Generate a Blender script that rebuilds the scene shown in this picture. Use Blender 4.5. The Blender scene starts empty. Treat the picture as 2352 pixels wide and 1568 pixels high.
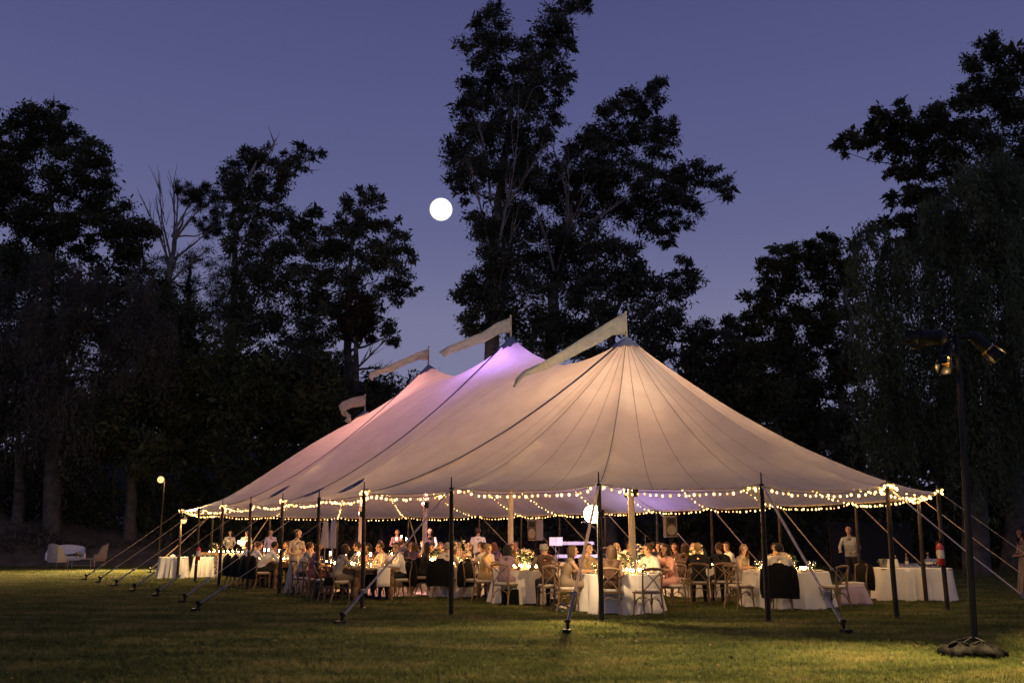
import bpy, bmesh, math, random
import numpy as np
from mathutils import Vector, Matrix, noise as mnoise
rnd = random.Random(7)
nrng = np.random.default_rng(11)
PI = math.pi
D = bpy.data
C = bpy.context.scene.collection
sc = bpy.context.scene

# ------------------------------------------------------------------ camera
CAM_Z, PITCH, FPX = 1.494, 0.2156, 2046.0          # focal length in pixels of a 2352 x 1568 picture
cam_d = D.cameras.new('camera')
cam = D.objects.new('camera', cam_d); C.objects.link(cam)
cam.location = (0, 0, CAM_Z)
cam.rotation_euler = (PI/2 + PITCH, 0, 0)
cam_d.sensor_width = 36.0
cam_d.lens = 36.0*FPX/2352.0
cam_d.clip_end = 3000
sc.camera = cam

# ------------------------------------------------------------------ world, moonlight, exposure
w = D.worlds.new('World'); sc.world = w; w.use_nodes = True
nt = w.node_tree; nt.nodes.clear()
N = nt.nodes.new; K = nt.links.new
out = N('ShaderNodeOutputWorld'); bg = N('ShaderNodeBackground')
sky = N('ShaderNodeTexSky'); sky.sky_type = 'NISHITA'; sky.sun_disc = False
sky.sun_elevation = math.radians(-1.0); sky.sun_rotation = math.radians(195)
sky.air_density = 1.0; sky.dust_density = 0.6; sky.ozone_density = 4.0
tc = N('ShaderNodeTexCoord'); sp = N('ShaderNodeSeparateXYZ'); K(tc.outputs['Generated'], sp.inputs[0])
ramp = N('ShaderNodeValToRGB'); K(sp.outputs['Z'], ramp.inputs[0])
cr = ramp.color_ramp; cr.interpolation = 'B_SPLINE'
cr.elements[0].position = 0.0; cr.elements[0].color = (0.26, 0.25, 0.385, 1)
cr.elements[1].position = 1.0; cr.elements[1].color = (0.060, 0.064, 0.165, 1)
for p, c in ((0.235, (0.200, 0.200, 0.345)), (0.32, (0.134, 0.142, 0.298)), (0.46, (0.097, 0.104, 0.248)), (0.55, (0.083, 0.087, 0.222))):
    e = cr.elements.new(p); e.color = (*c, 1)
sk = N('ShaderNodeVectorMath'); sk.operation = 'SCALE'; sk.inputs['Scale'].default_value = 0.05
K(sky.outputs[0], sk.inputs[0])
mx = N('ShaderNodeMixRGB'); mx.inputs[0].default_value = 0.08
K(ramp.outputs[0], mx.inputs[1]); K(sk.outputs[0], mx.inputs[2])
K(mx.outputs[0], bg.inputs['Color']); bg.inputs['Strength'].default_value = 1.0
K(bg.outputs[0], out.inputs['Surface'])
MOON_DIR = None
sun_d = D.lights.new('moonlight', 'SUN'); sun_d.energy = 0.03; sun_d.angle = math.radians(0.6); sun_d.color = (1.0, 0.96, 0.88)
sun = D.objects.new('moonlight', sun_d); C.objects.link(sun)
sc.view_settings.view_transform = 'Standard'; sc.view_settings.look = 'None'
sc.view_settings.exposure = 0.0; sc.view_settings.gamma = 1.0
sc.view_settings.use_curve_mapping = False
cy = sc.cycles
cy.use_denoising = True
cy.max_bounces = 7; cy.diffuse_bounces = 3; cy.glossy_bounces = 2; cy.transmission_bounces = 4; cy.transparent_max_bounces = 12
cy.sample_clamp_indirect = 4.0; cy.caustics_reflective = False; cy.caustics_refractive = False
cy.use_light_tree = True

# ------------------------------------------------------------------ where things stand
cP, sP = math.cos(PITCH), math.sin(PITCH)
def ray(px, py):
    u = (px-1176.0)/FPX; v = (784.0-py)/FPX
    return Vector((u, cP - sP*v, sP + cP*v))
def G(px, py, z=0.0):
    r = ray(px, py); t = (z-CAM_Z)/r.z
    return Vector((r.x*t, r.y*t, z))
def AT(px, py, Y):
    r = ray(px, py); t = Y/r.y
    return Vector((r.x*t, Y, CAM_Z + r.z*t))
def XY(px, Y):                                    # ground point at distance Y below picture column px (near the horizon)
    p = AT(px, 1235, Y); return Vector((p.x, Y, 0))
md = ray(1013, 481).normalized()
sun.rotation_euler = md.to_track_quat('Z', 'Y').to_euler()
sky.sun_rotation = math.radians(195)

# ------------------------------------------------------------------ mesh building
class MB:
    def __init__(s): s.v = []; s.f = []; s.m = []; s.cur = 0
    def add(s, vs, fs):
        b = len(s.v); s.v.extend([tuple(x) for x in vs]); s.f.extend([tuple(i+b for i in f) for f in fs]); s.m.extend([s.cur]*len(fs)); return s
    def box(s, c, d, rz=0.0, taper=1.0):
        x, y, z = d[0]/2, d[1]/2, d[2]/2; vs = []
        for sz, t in ((-1, 1.0), (1, taper)):
            for sx, sy in ((-1,-1),(1,-1),(1,1),(-1,1)):
                a, b2 = sx*x*t, sy*y*t
                vs.append((c[0]+a*math.cos(rz)-b2*math.sin(rz), c[1]+a*math.sin(rz)+b2*math.cos(rz), c[2]+sz*z))
        return s.add(vs, [(3,2,1,0),(4,5,6,7),(0,1,5,4),(1,2,6,5),(2,3,7,6),(3,0,4,7)])
    def tube(s, pts, rs, n=8, cap=True, sx=1.0):
        pts = [Vector(p) for p in pts]
        if not hasattr(rs, '__len__'): rs = [rs]*len(pts)
        vs = []; prev = None
        for i, p in enumerate(pts):
            t = (pts[min(i+1, len(pts)-1)] - pts[max(i-1, 0)])
            t = t.normalized() if t.length > 1e-9 else Vector((0,0,1))
            if prev is None:
                a = Vector((1,0,0)) if abs(t.x) < .8 else Vector((0,1,0))
                u = t.cross(a).normalized()
            else:
                u = (prev - t*prev.dot(t))
                u = u.normalized() if u.length > 1e-6 else t.orthogonal().normalized()
            prev = u; q = t.cross(u)
            for k in range(n):
                an = 2*PI*k/n
                vs.append(p + u*(math.cos(an)*rs[i]*sx) + q*(math.sin(an)*rs[i]))
        fs = []
        for i in range(len(pts)-1):
            for k in range(n):
                a = i*n+k; b = i*n+(k+1) % n
                fs.append((a, b, b+n, a+n))
        if cap:
            fs.append(tuple(range(n-1, -1, -1))); fs.append(tuple((len(pts)-1)*n+k for k in range(n)))
        return s.add(vs, fs)
    def lathe(s, prof, n=16, c=(0,0,0), cap=True, wob=None):
        vs = []
        for i, (r, z) in enumerate(prof):
            for k in range(n):
                a = 2*PI*k/n; rr = r if wob is None else wob(r, z, a)
                vs.append((c[0]+rr*math.cos(a), c[1]+rr*math.sin(a), c[2]+z))
        fs = []
        for i in range(len(prof)-1):
            for k in range(n):
                a = i*n+k; b = i*n+(k+1) % n
                fs.append((a, b, b+n, a+n))
        if cap:
            fs.append(tuple(range(n-1, -1, -1))); fs.append(tuple((len(prof)-1)*n+k for k in range(n)))
        return s.add(vs, fs)
    def ball(s, c, r, n=10, m=7, rot=None):
        if not hasattr(r, '__len__'): r = (r, r, r)
        vs = []; fs = []
        def P(x, y, z):
            v = Vector((x*r[0], y*r[1], z*r[2]))
            if rot is not None: v = rot @ v
            return (c[0]+v.x, c[1]+v.y, c[2]+v.z)
        vs.append(P(0,0,-1))
        for i in range(1, m):
            ph = -PI/2 + PI*i/m
            for k in range(n):
                a = 2*PI*k/n; vs.append(P(math.cos(ph)*math.cos(a), math.cos(ph)*math.sin(a), math.sin(ph)))
        vs.append(P(0,0,1)); L = len(vs)-1
        for k in range(n):
            fs.append((0, 1+(k+1) % n, 1+k)); fs.append((L, 1+(m-2)*n+k, 1+(m-2)*n+(k+1) % n))
        for i in range(m-2):
            for k in range(n):
                a = 1+i*n+k; b = 1+i*n+(k+1) % n
                fs.append((a, b, b+n, a+n))
        return s.add(vs, fs)
    def grid(s, rows, close=False):
        n = len(rows[0]); vs = [p for r in rows for p in r]; fs = []
        for i in range(len(rows)-1):
            for k in range(n if close else n-1):
                a = i*n+k; b = i*n+(k+1) % n
                fs.append((a, b, b+n, a+n))
        return s.add(vs, fs)
    def mesh(s, name, smooth=True):
        me = D.meshes.new(name); me.from_pydata(s.v, [], s.f)
        if any(s.m): me.polygons.foreach_set('material_index', s.m)
        if smooth:
            me.polygons.foreach_set('use_smooth', [True]*len(me.polygons))
            try: me.set_sharp_from_angle(angle=math.radians(40))
            except Exception: pass
        me.update(); return me
def obj(name, mb, mat, parent=None, smooth=True, loc=None, rot=None):
    me = mb if isinstance(mb, bpy.types.Mesh) else mb.mesh(name, smooth)
    if mat is not None and not len(me.materials):
        for m in (mat if isinstance(mat, (list, tuple)) else [mat]): me.materials.append(m)
    o = D.objects.new(name, me); C.objects.link(o)
    if parent is not None: o.parent = parent
    if loc is not None: o.location = loc
    if rot is not None: o.rotation_euler = rot
    return o
def tag(o, label, cat, group=None, kind=None):
    if label: o['label'] = label
    if cat: o['category'] = cat
    if group: o['group'] = group
    if kind: o['kind'] = kind
    return o
def thing(name, label, cat, loc=(0,0,0), rz=0.0, group=None):
    o = D.objects.new(name, None); C.objects.link(o); o.empty_display_size = .1
    o.location = loc; o.rotation_euler = (0, 0, rz)
    return tag(o, label, cat, group)
def single(name, mb, mat, label, cat, loc=(0,0,0), rz=0.0, group=None, smooth=True):
    return tag(obj(name, mb, mat, None, smooth, loc, (0, 0, rz)), label, cat, group)
def structure(name, mb, mat, smooth=True):
    o = obj(name, mb, mat, None, smooth); o['kind'] = 'structure'; return o
KIDS = {}
def dup(root, loc, rz, label, group=None):
    r = root.copy(); C.objects.link(r); r.location = loc; r.rotation_euler = (0, 0, rz); r['label'] = label
    if group: r['group'] = group
    for ch in root.children:
        c = ch.copy(); C.objects.link(c); c.parent = r
        for g in ch.children:
            d = g.copy(); C.objects.link(d); d.parent = c
    return r
def lamp(name, kind, loc, energy, color, parent=None, size=0.05, target=None, spot=1.2, blend=.5):
    l = D.lights.new(name, kind); l.energy = energy; l.color = color
    if kind in ('POINT', 'SPOT'): l.shadow_soft_size = size
    if kind == 'SPOT': l.spot_size = spot; l.spot_blend = blend
    if kind == 'AREA': l.size = size
    o = D.objects.new(name, l); C.objects.link(o); o.location = loc
    if target is not None:
        o.rotation_euler = (Vector(target)-Vector(loc)).to_track_quat('-Z', 'Y').to_euler()
    if parent is not None:
        o.parent = parent; o.matrix_parent_inverse = Matrix.Translation(-Vector(parent.location))
    return o

# ------------------------------------------------------------------ materials
def mat(name, col, rough=.6, metal=0.0, spec=.3, var=0.0, scale=8.0, bump=0.0, bscale=40.0, trans=0.0, coat=0.0, col2=None, objvar=0.0):
    m = D.materials.new(name); m.use_nodes = True; t = m.node_tree; b = t.nodes['Principled BSDF']
    b.inputs['Base Color'].default_value = (*col, 1); b.inputs['Roughness'].default_value = rough
    b.inputs['Metallic'].default_value = metal; b.inputs['Specular IOR Level'].default_value = spec
    if coat: b.inputs['Coat Weight'].default_value = coat
    co = t.nodes.new('ShaderNodeTexCoord')
    last = None
    if var > 0 or col2 is not None:
        nz = t.nodes.new('ShaderNodeTexNoise'); nz.inputs['Scale'].default_value = scale; nz.inputs['Detail'].default_value = 5
        t.links.new(co.outputs['Object'], nz.inputs['Vector'])
        r = t.nodes.new('ShaderNodeValToRGB'); t.links.new(nz.outputs[0], r.inputs[0])
        c2 = col2 if col2 is not None else tuple(min(1, x*(1+var)) for x in col)
        c1 = col if col2 is not None else tuple(x*(1-var) for x in col)
        r.color_ramp.elements[0].color = (*c1, 1); r.color_ramp.elements[1].color = (*c2, 1)
        r.color_ramp.elements[0].position = .35; r.color_ramp.elements[1].position = .65
        last = r.outputs[0]; t.links.new(last, b.inputs['Base Color'])
    if objvar > 0:
        oi = t.nodes.new('ShaderNodeObjectInfo'); h = t.nodes.new('ShaderNodeHueSaturation')
        mr = t.nodes.new('ShaderNodeMapRange'); mr.inputs[3].default_value = 1-objvar; mr.inputs[4].default_value = 1+objvar
        t.links.new(oi.outputs['Random'], mr.inputs[0]); t.links.new(mr.outputs[0], h.inputs['Value'])
        if last is not None: t.links.new(last, h.inputs['Color'])
        else: h.inputs['Color'].default_value = (*col, 1)
        t.links.new(h.outputs[0], b.inputs['Base Color'])
    if bump > 0:
        n2 = t.nodes.new('ShaderNodeTexNoise'); n2.inputs['Scale'].default_value = bscale; n2.inputs['Detail'].default_value = 4
        t.links.new(co.outputs['Object'], n2.inputs['Vector'])
        bp = t.nodes.new('ShaderNodeBump'); bp.inputs['Strength'].default_value = bump; bp.inputs['Distance'].default_value = .02
        t.links.new(n2.outputs[0], bp.inputs['Height']); t.links.new(bp.outputs[0], b.inputs['Normal'])
    if trans > 0:
        tr = t.nodes.new('ShaderNodeBsdfTranslucent'); tr.inputs[0].default_value = (*col, 1)
        ms = t.nodes.new('ShaderNodeMixShader'); ms.inputs[0].default_value = trans
        o = t.nodes['Material Output']
        t.links.new(b.outputs[0], ms.inputs[1]); t.links.new(tr.outputs[0], ms.inputs[2]); t.links.new(ms.outputs[0], o.inputs[0])
        if last is not None: t.links.new(last, tr.inputs[0])
    return m
def emit(name, col, strength, sampling=None):
    m = D.materials.new(name); m.use_nodes = True; t = m.node_tree; t.nodes.clear()
    o = t.nodes.new('ShaderNodeOutputMaterial'); e = t.nodes.new('ShaderNodeEmission')
    e.inputs[0].default_value = (*col, 1); e.inputs[1].default_value = strength; t.links.new(e.outputs[0], o.inputs[0])
    if sampling: m.cycles.emission_sampling = sampling
    return m
def glassy(name, col, clear=.85):
    m = D.materials.new(name); m.use_nodes = True; t = m.node_tree; t.nodes.clear()
    o = t.nodes.new('ShaderNodeOutputMaterial'); a = t.nodes.new('ShaderNodeBsdfTransparent'); a.inputs[0].default_value = (*col, 1)
    g = t.nodes.new('ShaderNodeBsdfGlossy'); g.inputs['Roughness'].default_value = .08
    lw = t.nodes.new('ShaderNodeLayerWeight'); lw.inputs[0].default_value = .5
    mr = t.nodes.new('ShaderNodeMapRange'); mr.inputs[3].default_value = 1-clear; mr.inputs[4].default_value = .95
    t.links.new(lw.outputs['Facing'], mr.inputs[0])
    x = t.nodes.new('ShaderNodeMixShader'); t.links.new(mr.outputs[0], x.inputs[0])
    t.links.new(a.outputs[0], x.inputs[1]); t.links.new(g.outputs[0], x.inputs[2]); t.links.new(x.outputs[0], o.inputs[0])
    return m
# ================================================================== GROUND
def ground_mat():
    m = D.materials.new('lawn'); m.use_nodes = True; t = m.node_tree; b = t.nodes['Principled BSDF']
    b.inputs['Roughness'].default_value = .9; b.inputs['Specular IOR Level'].default_value = .1
    g = t.nodes.new('ShaderNodeNewGeometry')
    def nz(sc_, det=5, rough=.6):
        n = t.nodes.new('ShaderNodeTexNoise'); n.inputs['Scale'].default_value = sc_; n.inputs['Detail'].default_value = det; n.inputs['Roughness'].default_value = rough
        t.links.new(g.outputs['Position'], n.inputs['Vector']); return n
    a = nz(.45, 6); f = nz(9.0, 6, .75); h = nz(60.0, 3)
    r = t.nodes.new('ShaderNodeValToRGB'); t.links.new(a.outputs[0], r.inputs[0])
    r.color_ramp.elements[0].position = .33; r.color_ramp.elements[1].position = .68
    r.color_ramp.elements[0].color = (.052, .078, .022, 1); r.color_ramp.elements[1].color = (.105, .112, .038, 1)
    r2 = t.nodes.new('ShaderNodeValToRGB'); t.links.new(f.outputs[0], r2.inputs[0])
    r2.color_ramp.elements[0].position = .34; r2.color_ramp.elements[1].position = .66
    r2.color_ramp.elements[0].color = (.45, .45, .45, 1); r2.color_ramp.elements[1].color = (1.35, 1.3, 1.2, 1)
    mu = t.nodes.new('ShaderNodeMixRGB'); mu.blend_type = 'MULTIPLY'; mu.inputs[0].default_value = 1
    t.links.new(r.outputs[0], mu.inputs[1]); t.links.new(r2.outputs[0], mu.inputs[2]); t.links.new(mu.outputs[0], b.inputs['Base Color'])
    bp = t.nodes.new('ShaderNodeBump'); bp.inputs['Strength'].default_value = .9; bp.inputs['Distance'].default_value = .04
    ad = t.nodes.new('ShaderNodeMath'); ad.operation = 'ADD'; t.links.new(f.outputs[0], ad.inputs[0]); t.links.new(h.outputs[0], ad.inputs[1])
    t.links.new(ad.outputs[0], bp.inputs['Height']); t.links.new(bp.outputs[0], b.inputs['Normal'])
    return m
M_LAWN = ground_mat()
mb = MB()
xs = [-1500, -400, -120] + [x*2.0 for x in range(-30, 31)] + [120, 400, 1500]
ys = [-400, -60, -10] + [y*2.0 for y in range(-2, 40)] + [120, 400, 2500]
mb.grid([[(x, y, 0.0 if y > 60 or y < 2 else -0.03*(.5+.5*mnoise.noise(Vector((x*.17, y*.17, 0))))) for x in xs] for y in ys])
structure('lawn', mb, M_LAWN)

def grass_mat():
    m = D.materials.new('grass_blade'); m.use_nodes = True; t = m.node_tree; b = t.nodes['Principled BSDF']; b.inputs['Roughness'].default_value = .6; b.inputs['Specular IOR Level'].default_value = .15
    g = t.nodes.new('ShaderNodeNewGeometry'); n = t.nodes.new('ShaderNodeTexNoise'); n.inputs['Scale'].default_value = .55; n.inputs['Detail'].default_value = 7; n.inputs['Roughness'].default_value = .7
    mp_ = t.nodes.new('ShaderNodeMapping'); mp_.inputs['Scale'].default_value = (1.0, 2.2, 0); t.links.new(g.outputs['Position'], mp_.inputs['Vector']); t.links.new(mp_.outputs[0], n.inputs['Vector'])
    r = t.nodes.new('ShaderNodeValToRGB'); c = r.color_ramp; c.elements[0].position = .41; c.elements[1].position = .62
    c.elements[0].color = (.082, .100, .030, 1); c.elements[1].color = (.25, .225, .085, 1); e = c.elements.new(.5); e.color = (.135, .155, .045, 1)
    t.links.new(n.outputs[0], r.inputs[0]); oi = t.nodes.new('ShaderNodeObjectInfo'); mr = t.nodes.new('ShaderNodeMapRange'); mr.inputs[3].default_value = .65; mr.inputs[4].default_value = 1.4; t.links.new(oi.outputs['Random'], mr.inputs[0])
    h = t.nodes.new('ShaderNodeHueSaturation'); t.links.new(r.outputs[0], h.inputs['Color']); t.links.new(mr.outputs[0], h.inputs['Value']); t.links.new(h.outputs[0], b.inputs['Base Color'])
    tr = t.nodes.new('ShaderNodeBsdfTranslucent'); t.links.new(h.outputs[0], tr.inputs[0]); x = t.nodes.new('ShaderNodeMixShader'); x.inputs[0].default_value = .35
    t.links.new(b.outputs[0], x.inputs[1]); t.links.new(tr.outputs[0], x.inputs[2]); t.links.new(x.outputs[0], t.nodes['Material Output'].inputs[0]); return m
# grass blades, one mass
blade = MB()
for k in range(9):
    a = rnd.uniform(0, 2*PI); r = rnd.uniform(0, .03); x, y = r*math.cos(a), r*math.sin(a)
    h = rnd.uniform(.022, .045); l = rnd.uniform(.3, .9)*h; d = rnd.uniform(0, 2*PI); wd = .003
    ca, sa = math.cos(d), math.sin(d)
    blade.add([(x-sa*wd, y+ca*wd, 0), (x+sa*wd, y-ca*wd, 0), (x+ca*l, y+sa*l, h)], [(0, 1, 2)])
def grass():
    M = grass_mat()
    src = D.objects.new('grass_tuft', blade.mesh('grass_tuft', False)); src.data.materials.append(M)
    hid = D.collections.new('grass_source'); hid.objects.link(src)
    area = MB(); area.grid([[(-11*(y/16), y, -.015), (11*(y/16), y, -.015)] for y in (8.3, 12.0, 17.0, 24.0, 34.0, 48.0)])
    o = D.objects.new('grass', area.mesh('grass')); C.objects.link(o); o['kind'] = 'stuff'; o['label'] = 'short mown grass blades of the lawn'
    t = D.node_groups.new('grass_scatter', 'GeometryNodeTree')
    t.interface.new_socket('Geometry', in_out='INPUT', socket_type='NodeSocketGeometry')
    t.interface.new_socket('Geometry', in_out='OUTPUT', socket_type='NodeSocketGeometry')
    n = t.nodes.new; L = t.links.new
    gi = n('NodeGroupInput'); go = n('NodeGroupOutput'); dp = n('GeometryNodeDistributePointsOnFaces'); ps = n('GeometryNodeInputPosition'); se = n('ShaderNodeSeparateXYZ'); L(ps.outputs[0], se.inputs[0])
    dv = n('ShaderNodeMath'); dv.operation = 'DIVIDE'; dv.inputs[0].default_value = 6500; L(se.outputs[1], dv.inputs[1])
    nzt = n('ShaderNodeTexNoise'); nzt.inputs['Scale'].default_value = 1.7; nzt.inputs['Detail'].default_value = 5; L(ps.outputs[0], nzt.inputs['Vector'])
    mrr = n('ShaderNodeMapRange'); mrr.inputs[1].default_value = .36; mrr.inputs[2].default_value = .62; mrr.inputs[3].default_value = .25; mrr.inputs[4].default_value = 1.25; L(nzt.outputs[0], mrr.inputs[0])
    mm_ = n('ShaderNodeMath'); mm_.operation = 'MULTIPLY'; L(dv.outputs[0], mm_.inputs[0]); L(mrr.outputs[0], mm_.inputs[1]); L(mm_.outputs[0], dp.inputs['Density'])
    io = n('GeometryNodeInstanceOnPoints'); ob = n('GeometryNodeObjectInfo'); ob.inputs[0].default_value = src
    rv = n('FunctionNodeRandomValue'); rv.data_type = 'FLOAT_VECTOR'; rv.inputs[0].default_value = (0, 0, 0); rv.inputs[1].default_value = (0, 0, 6.283)
    rs = n('FunctionNodeRandomValue'); rs.data_type = 'FLOAT'; rs.inputs[2].default_value = .7; rs.inputs[3].default_value = 1.5
    L(gi.outputs[0], dp.inputs[0]); L(dp.outputs[0], io.inputs['Points']); L(ob.outputs['Geometry'], io.inputs['Instance'])
    L(rv.outputs[0], io.inputs['Rotation']); L(rs.outputs[1], io.inputs['Scale']); L(io.outputs[0], go.inputs[0])
    md_ = o.modifiers.new('scatter', 'NODES'); md_.node_group = t
grass()

# embankment on the left behind the lounge
mb = MB(); rows = []
for i in range(13):
    s = i/12.0; row = []
    for k in range(40):
        q = k/39.0; x = -60 + q*52; y = 48.6 + s*24 + 1.2*math.sin(q*7)
        hgt = (1-q)**1.3*9.2*min(1, s*4.5)**.8 + .3*min(1, s*6)*mnoise.noise(Vector((x*.4, y*.4, 3)))
        if i == 0: hgt = -.3
        row.append((x, y-1.0*(1-q), max(-.3, hgt)))
    rows.append(row)
mb.grid(rows)
M_BANK = mat('dry_bank', (.08, .062, .036), rough=.95, col2=(.16, .125, .075), scale=1.2, bump=.8, bscale=6)
structure('embankment', mb, M_BANK)

# rising wooded ground behind the trees
mb = MB(); rows = []
for i in range(10):
    row = []
    for k in range(60):
        q = k/59.0; x = -110+q*220; y = 68+i*9-22*abs(q-.5)
        row.append((x, y, -.4 if i == 0 else min(1, i/2.2)*(5.5+4.5*max(0, min(1, (5-x)/12.0))+2.2*mnoise.noise(Vector((x*.06, i*.5, 7)))+2.5*mnoise.noise(Vector((x*.3, y*.2, 1)))*.4)))
    rows.append(row)
mb.grid(rows); structure('wooded_slope', mb, mat('dark_leaf_litter', (.018, .018, .012), rough=.95, var=.4, scale=2, bump=.8, bscale=4))
# moon
mb = MB(); mb.ball((0, 0, 0), 11.2, 40, 24)
mp = Vector((0, 0, CAM_Z)) + md*900.0
single('moon', mb, emit('moon_glow', (1.0, .97, .86), 1.35, 'NONE'), 'bright white full moon in the dusk sky left of the tallest tree', 'moon', mp)

# ================================================================== TREES
def leaf_mat(name, c1, c2, trans=.38):
    m = D.materials.new(name); m.use_nodes = True; t = m.node_tree; b = t.nodes['Principled BSDF']
    b.inputs['Roughness'].default_value = .55; b.inputs['Specular IOR Level'].default_value = .25
    g = t.nodes.new('ShaderNodeNewGeometry'); n = t.nodes.new('ShaderNodeTexNoise'); n.inputs['Scale'].default_value = .55; n.inputs['Detail'].default_value = 6
    t.links.new(g.outputs['Position'], n.inputs['Vector'])
    r = t.nodes.new('ShaderNodeValToRGB'); r.color_ramp.elements[0].position = .35; r.color_ramp.elements[1].position = .66
    r.color_ramp.elements[0].color = (*c1, 1); r.color_ramp.elements[1].color = (*c2, 1)
    t.links.new(n.outputs[0], r.inputs[0]); t.links.new(r.outputs[0], b.inputs['Base Color'])
    tr = t.nodes.new('ShaderNodeBsdfTranslucent'); t.links.new(r.outputs[0], tr.inputs[0])
    ms = t.nodes.new('ShaderNodeMixShader'); ms.inputs[0].default_value = trans
    t.links.new(b.outputs[0], ms.inputs[1]); t.links.new(tr.outputs[0], ms.inputs[2]); t.links.new(ms.outputs[0], t.nodes['Material Output'].inputs[0])
    return m
L_EUC = leaf_mat('eucalyptus_leaf', (.055, .062, .038), (.125, .130, .080))
L_OAK = leaf_mat('oak_leaf', (.050, .060, .028), (.118, .125, .052))
L_PINE = leaf_mat('pine_needle', (.026, .034, .016), (.05, .062, .028))
L_PEP = leaf_mat('pepper_tree_leaf', (.080, .100, .045), (.17, .20, .090))
L_DRY = leaf_mat('dry_brush', (.080, .066, .048), (.17, .145, .11))
L_RED = leaf_mat('reddish_leaf', (.045, .026, .014), (.085, .048, .024))
M_BARK = mat('bark', (.10, .085, .065), rough=.9, var=.4, scale=2.5, bump=.6, bscale=6)
M_PALE = mat('pale_bark', (.26, .23, .20), rough=.85, var=.35, scale=1.5, bump=.4, bscale=5)

def leaves(pos, nrm_dir, size, aspect, droop):
    """one mesh of kite shaped leaf sprays at pos (n,3)"""
    n = len(pos); r = nrng
    ax = r.normal(size=(n, 3)); ax[:, 2] -= droop; ax += nrm_dir*.6
    ax /= np.linalg.norm(ax, axis=1)[:, None]
    b = r.normal(size=(n, 3)); b -= ax*(b*ax).sum(1)[:, None]; b /= np.linalg.norm(b, axis=1)[:, None]
    L = size*np.exp(r.normal(-.12, .38, n))[:, None]; Wd = L*aspect*r.uniform(.7, 1.3, n)[:, None]
    nn = np.cross(ax, b)
    v = np.empty((n, 4, 3))
    v[:, 0] = pos; v[:, 1] = pos + ax*L*.45 + b*Wd*.5 + nn*Wd*.15; v[:, 2] = pos + ax*L; v[:, 3] = pos + ax*L*.45 - b*Wd*.5 + nn*Wd*.15
    return v.reshape(-1, 3)
def leaf_mesh(name, V):
    n = len(V)//4
    me = D.meshes.new(name); me.vertices.add(n*4); me.vertices.foreach_set('co', V.astype(np.float32).ravel())
    me.loops.add(n*4); me.loops.foreach_set('vertex_index', np.arange(n*4, dtype=np.int32))
    me.polygons.add(n); me.polygons.foreach_set('loop_start', np.arange(0, n*4, 4, dtype=np.int32))
    me.update(calc_edges=True); return me

n = 520; yy = 9.5+nrng.uniform(0, 1, n)**1.5*22; xx = (nrng.uniform(-1, 1, n))*(yy*.62)
V_ = leaves(np.stack([xx, yy, np.full(n, .012)], 1), nrng.normal(size=(n, 3))*np.array([1, 1, 0])*3, .065, .45, 0.0)
V_[:, 2] = np.clip(V_[:, 2], .004, .05)
me = leaf_mesh('fallen_leaves', V_); me.materials.append(mat('fallen_leaf', (.13, .085, .04), .8, col2=(.26, .19, .09), scale=3)); o = obj('fallen_leaves', me, None); o['kind'] = 'stuff'; o['label'] = 'scattered dry leaves lying on the lawn'

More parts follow.
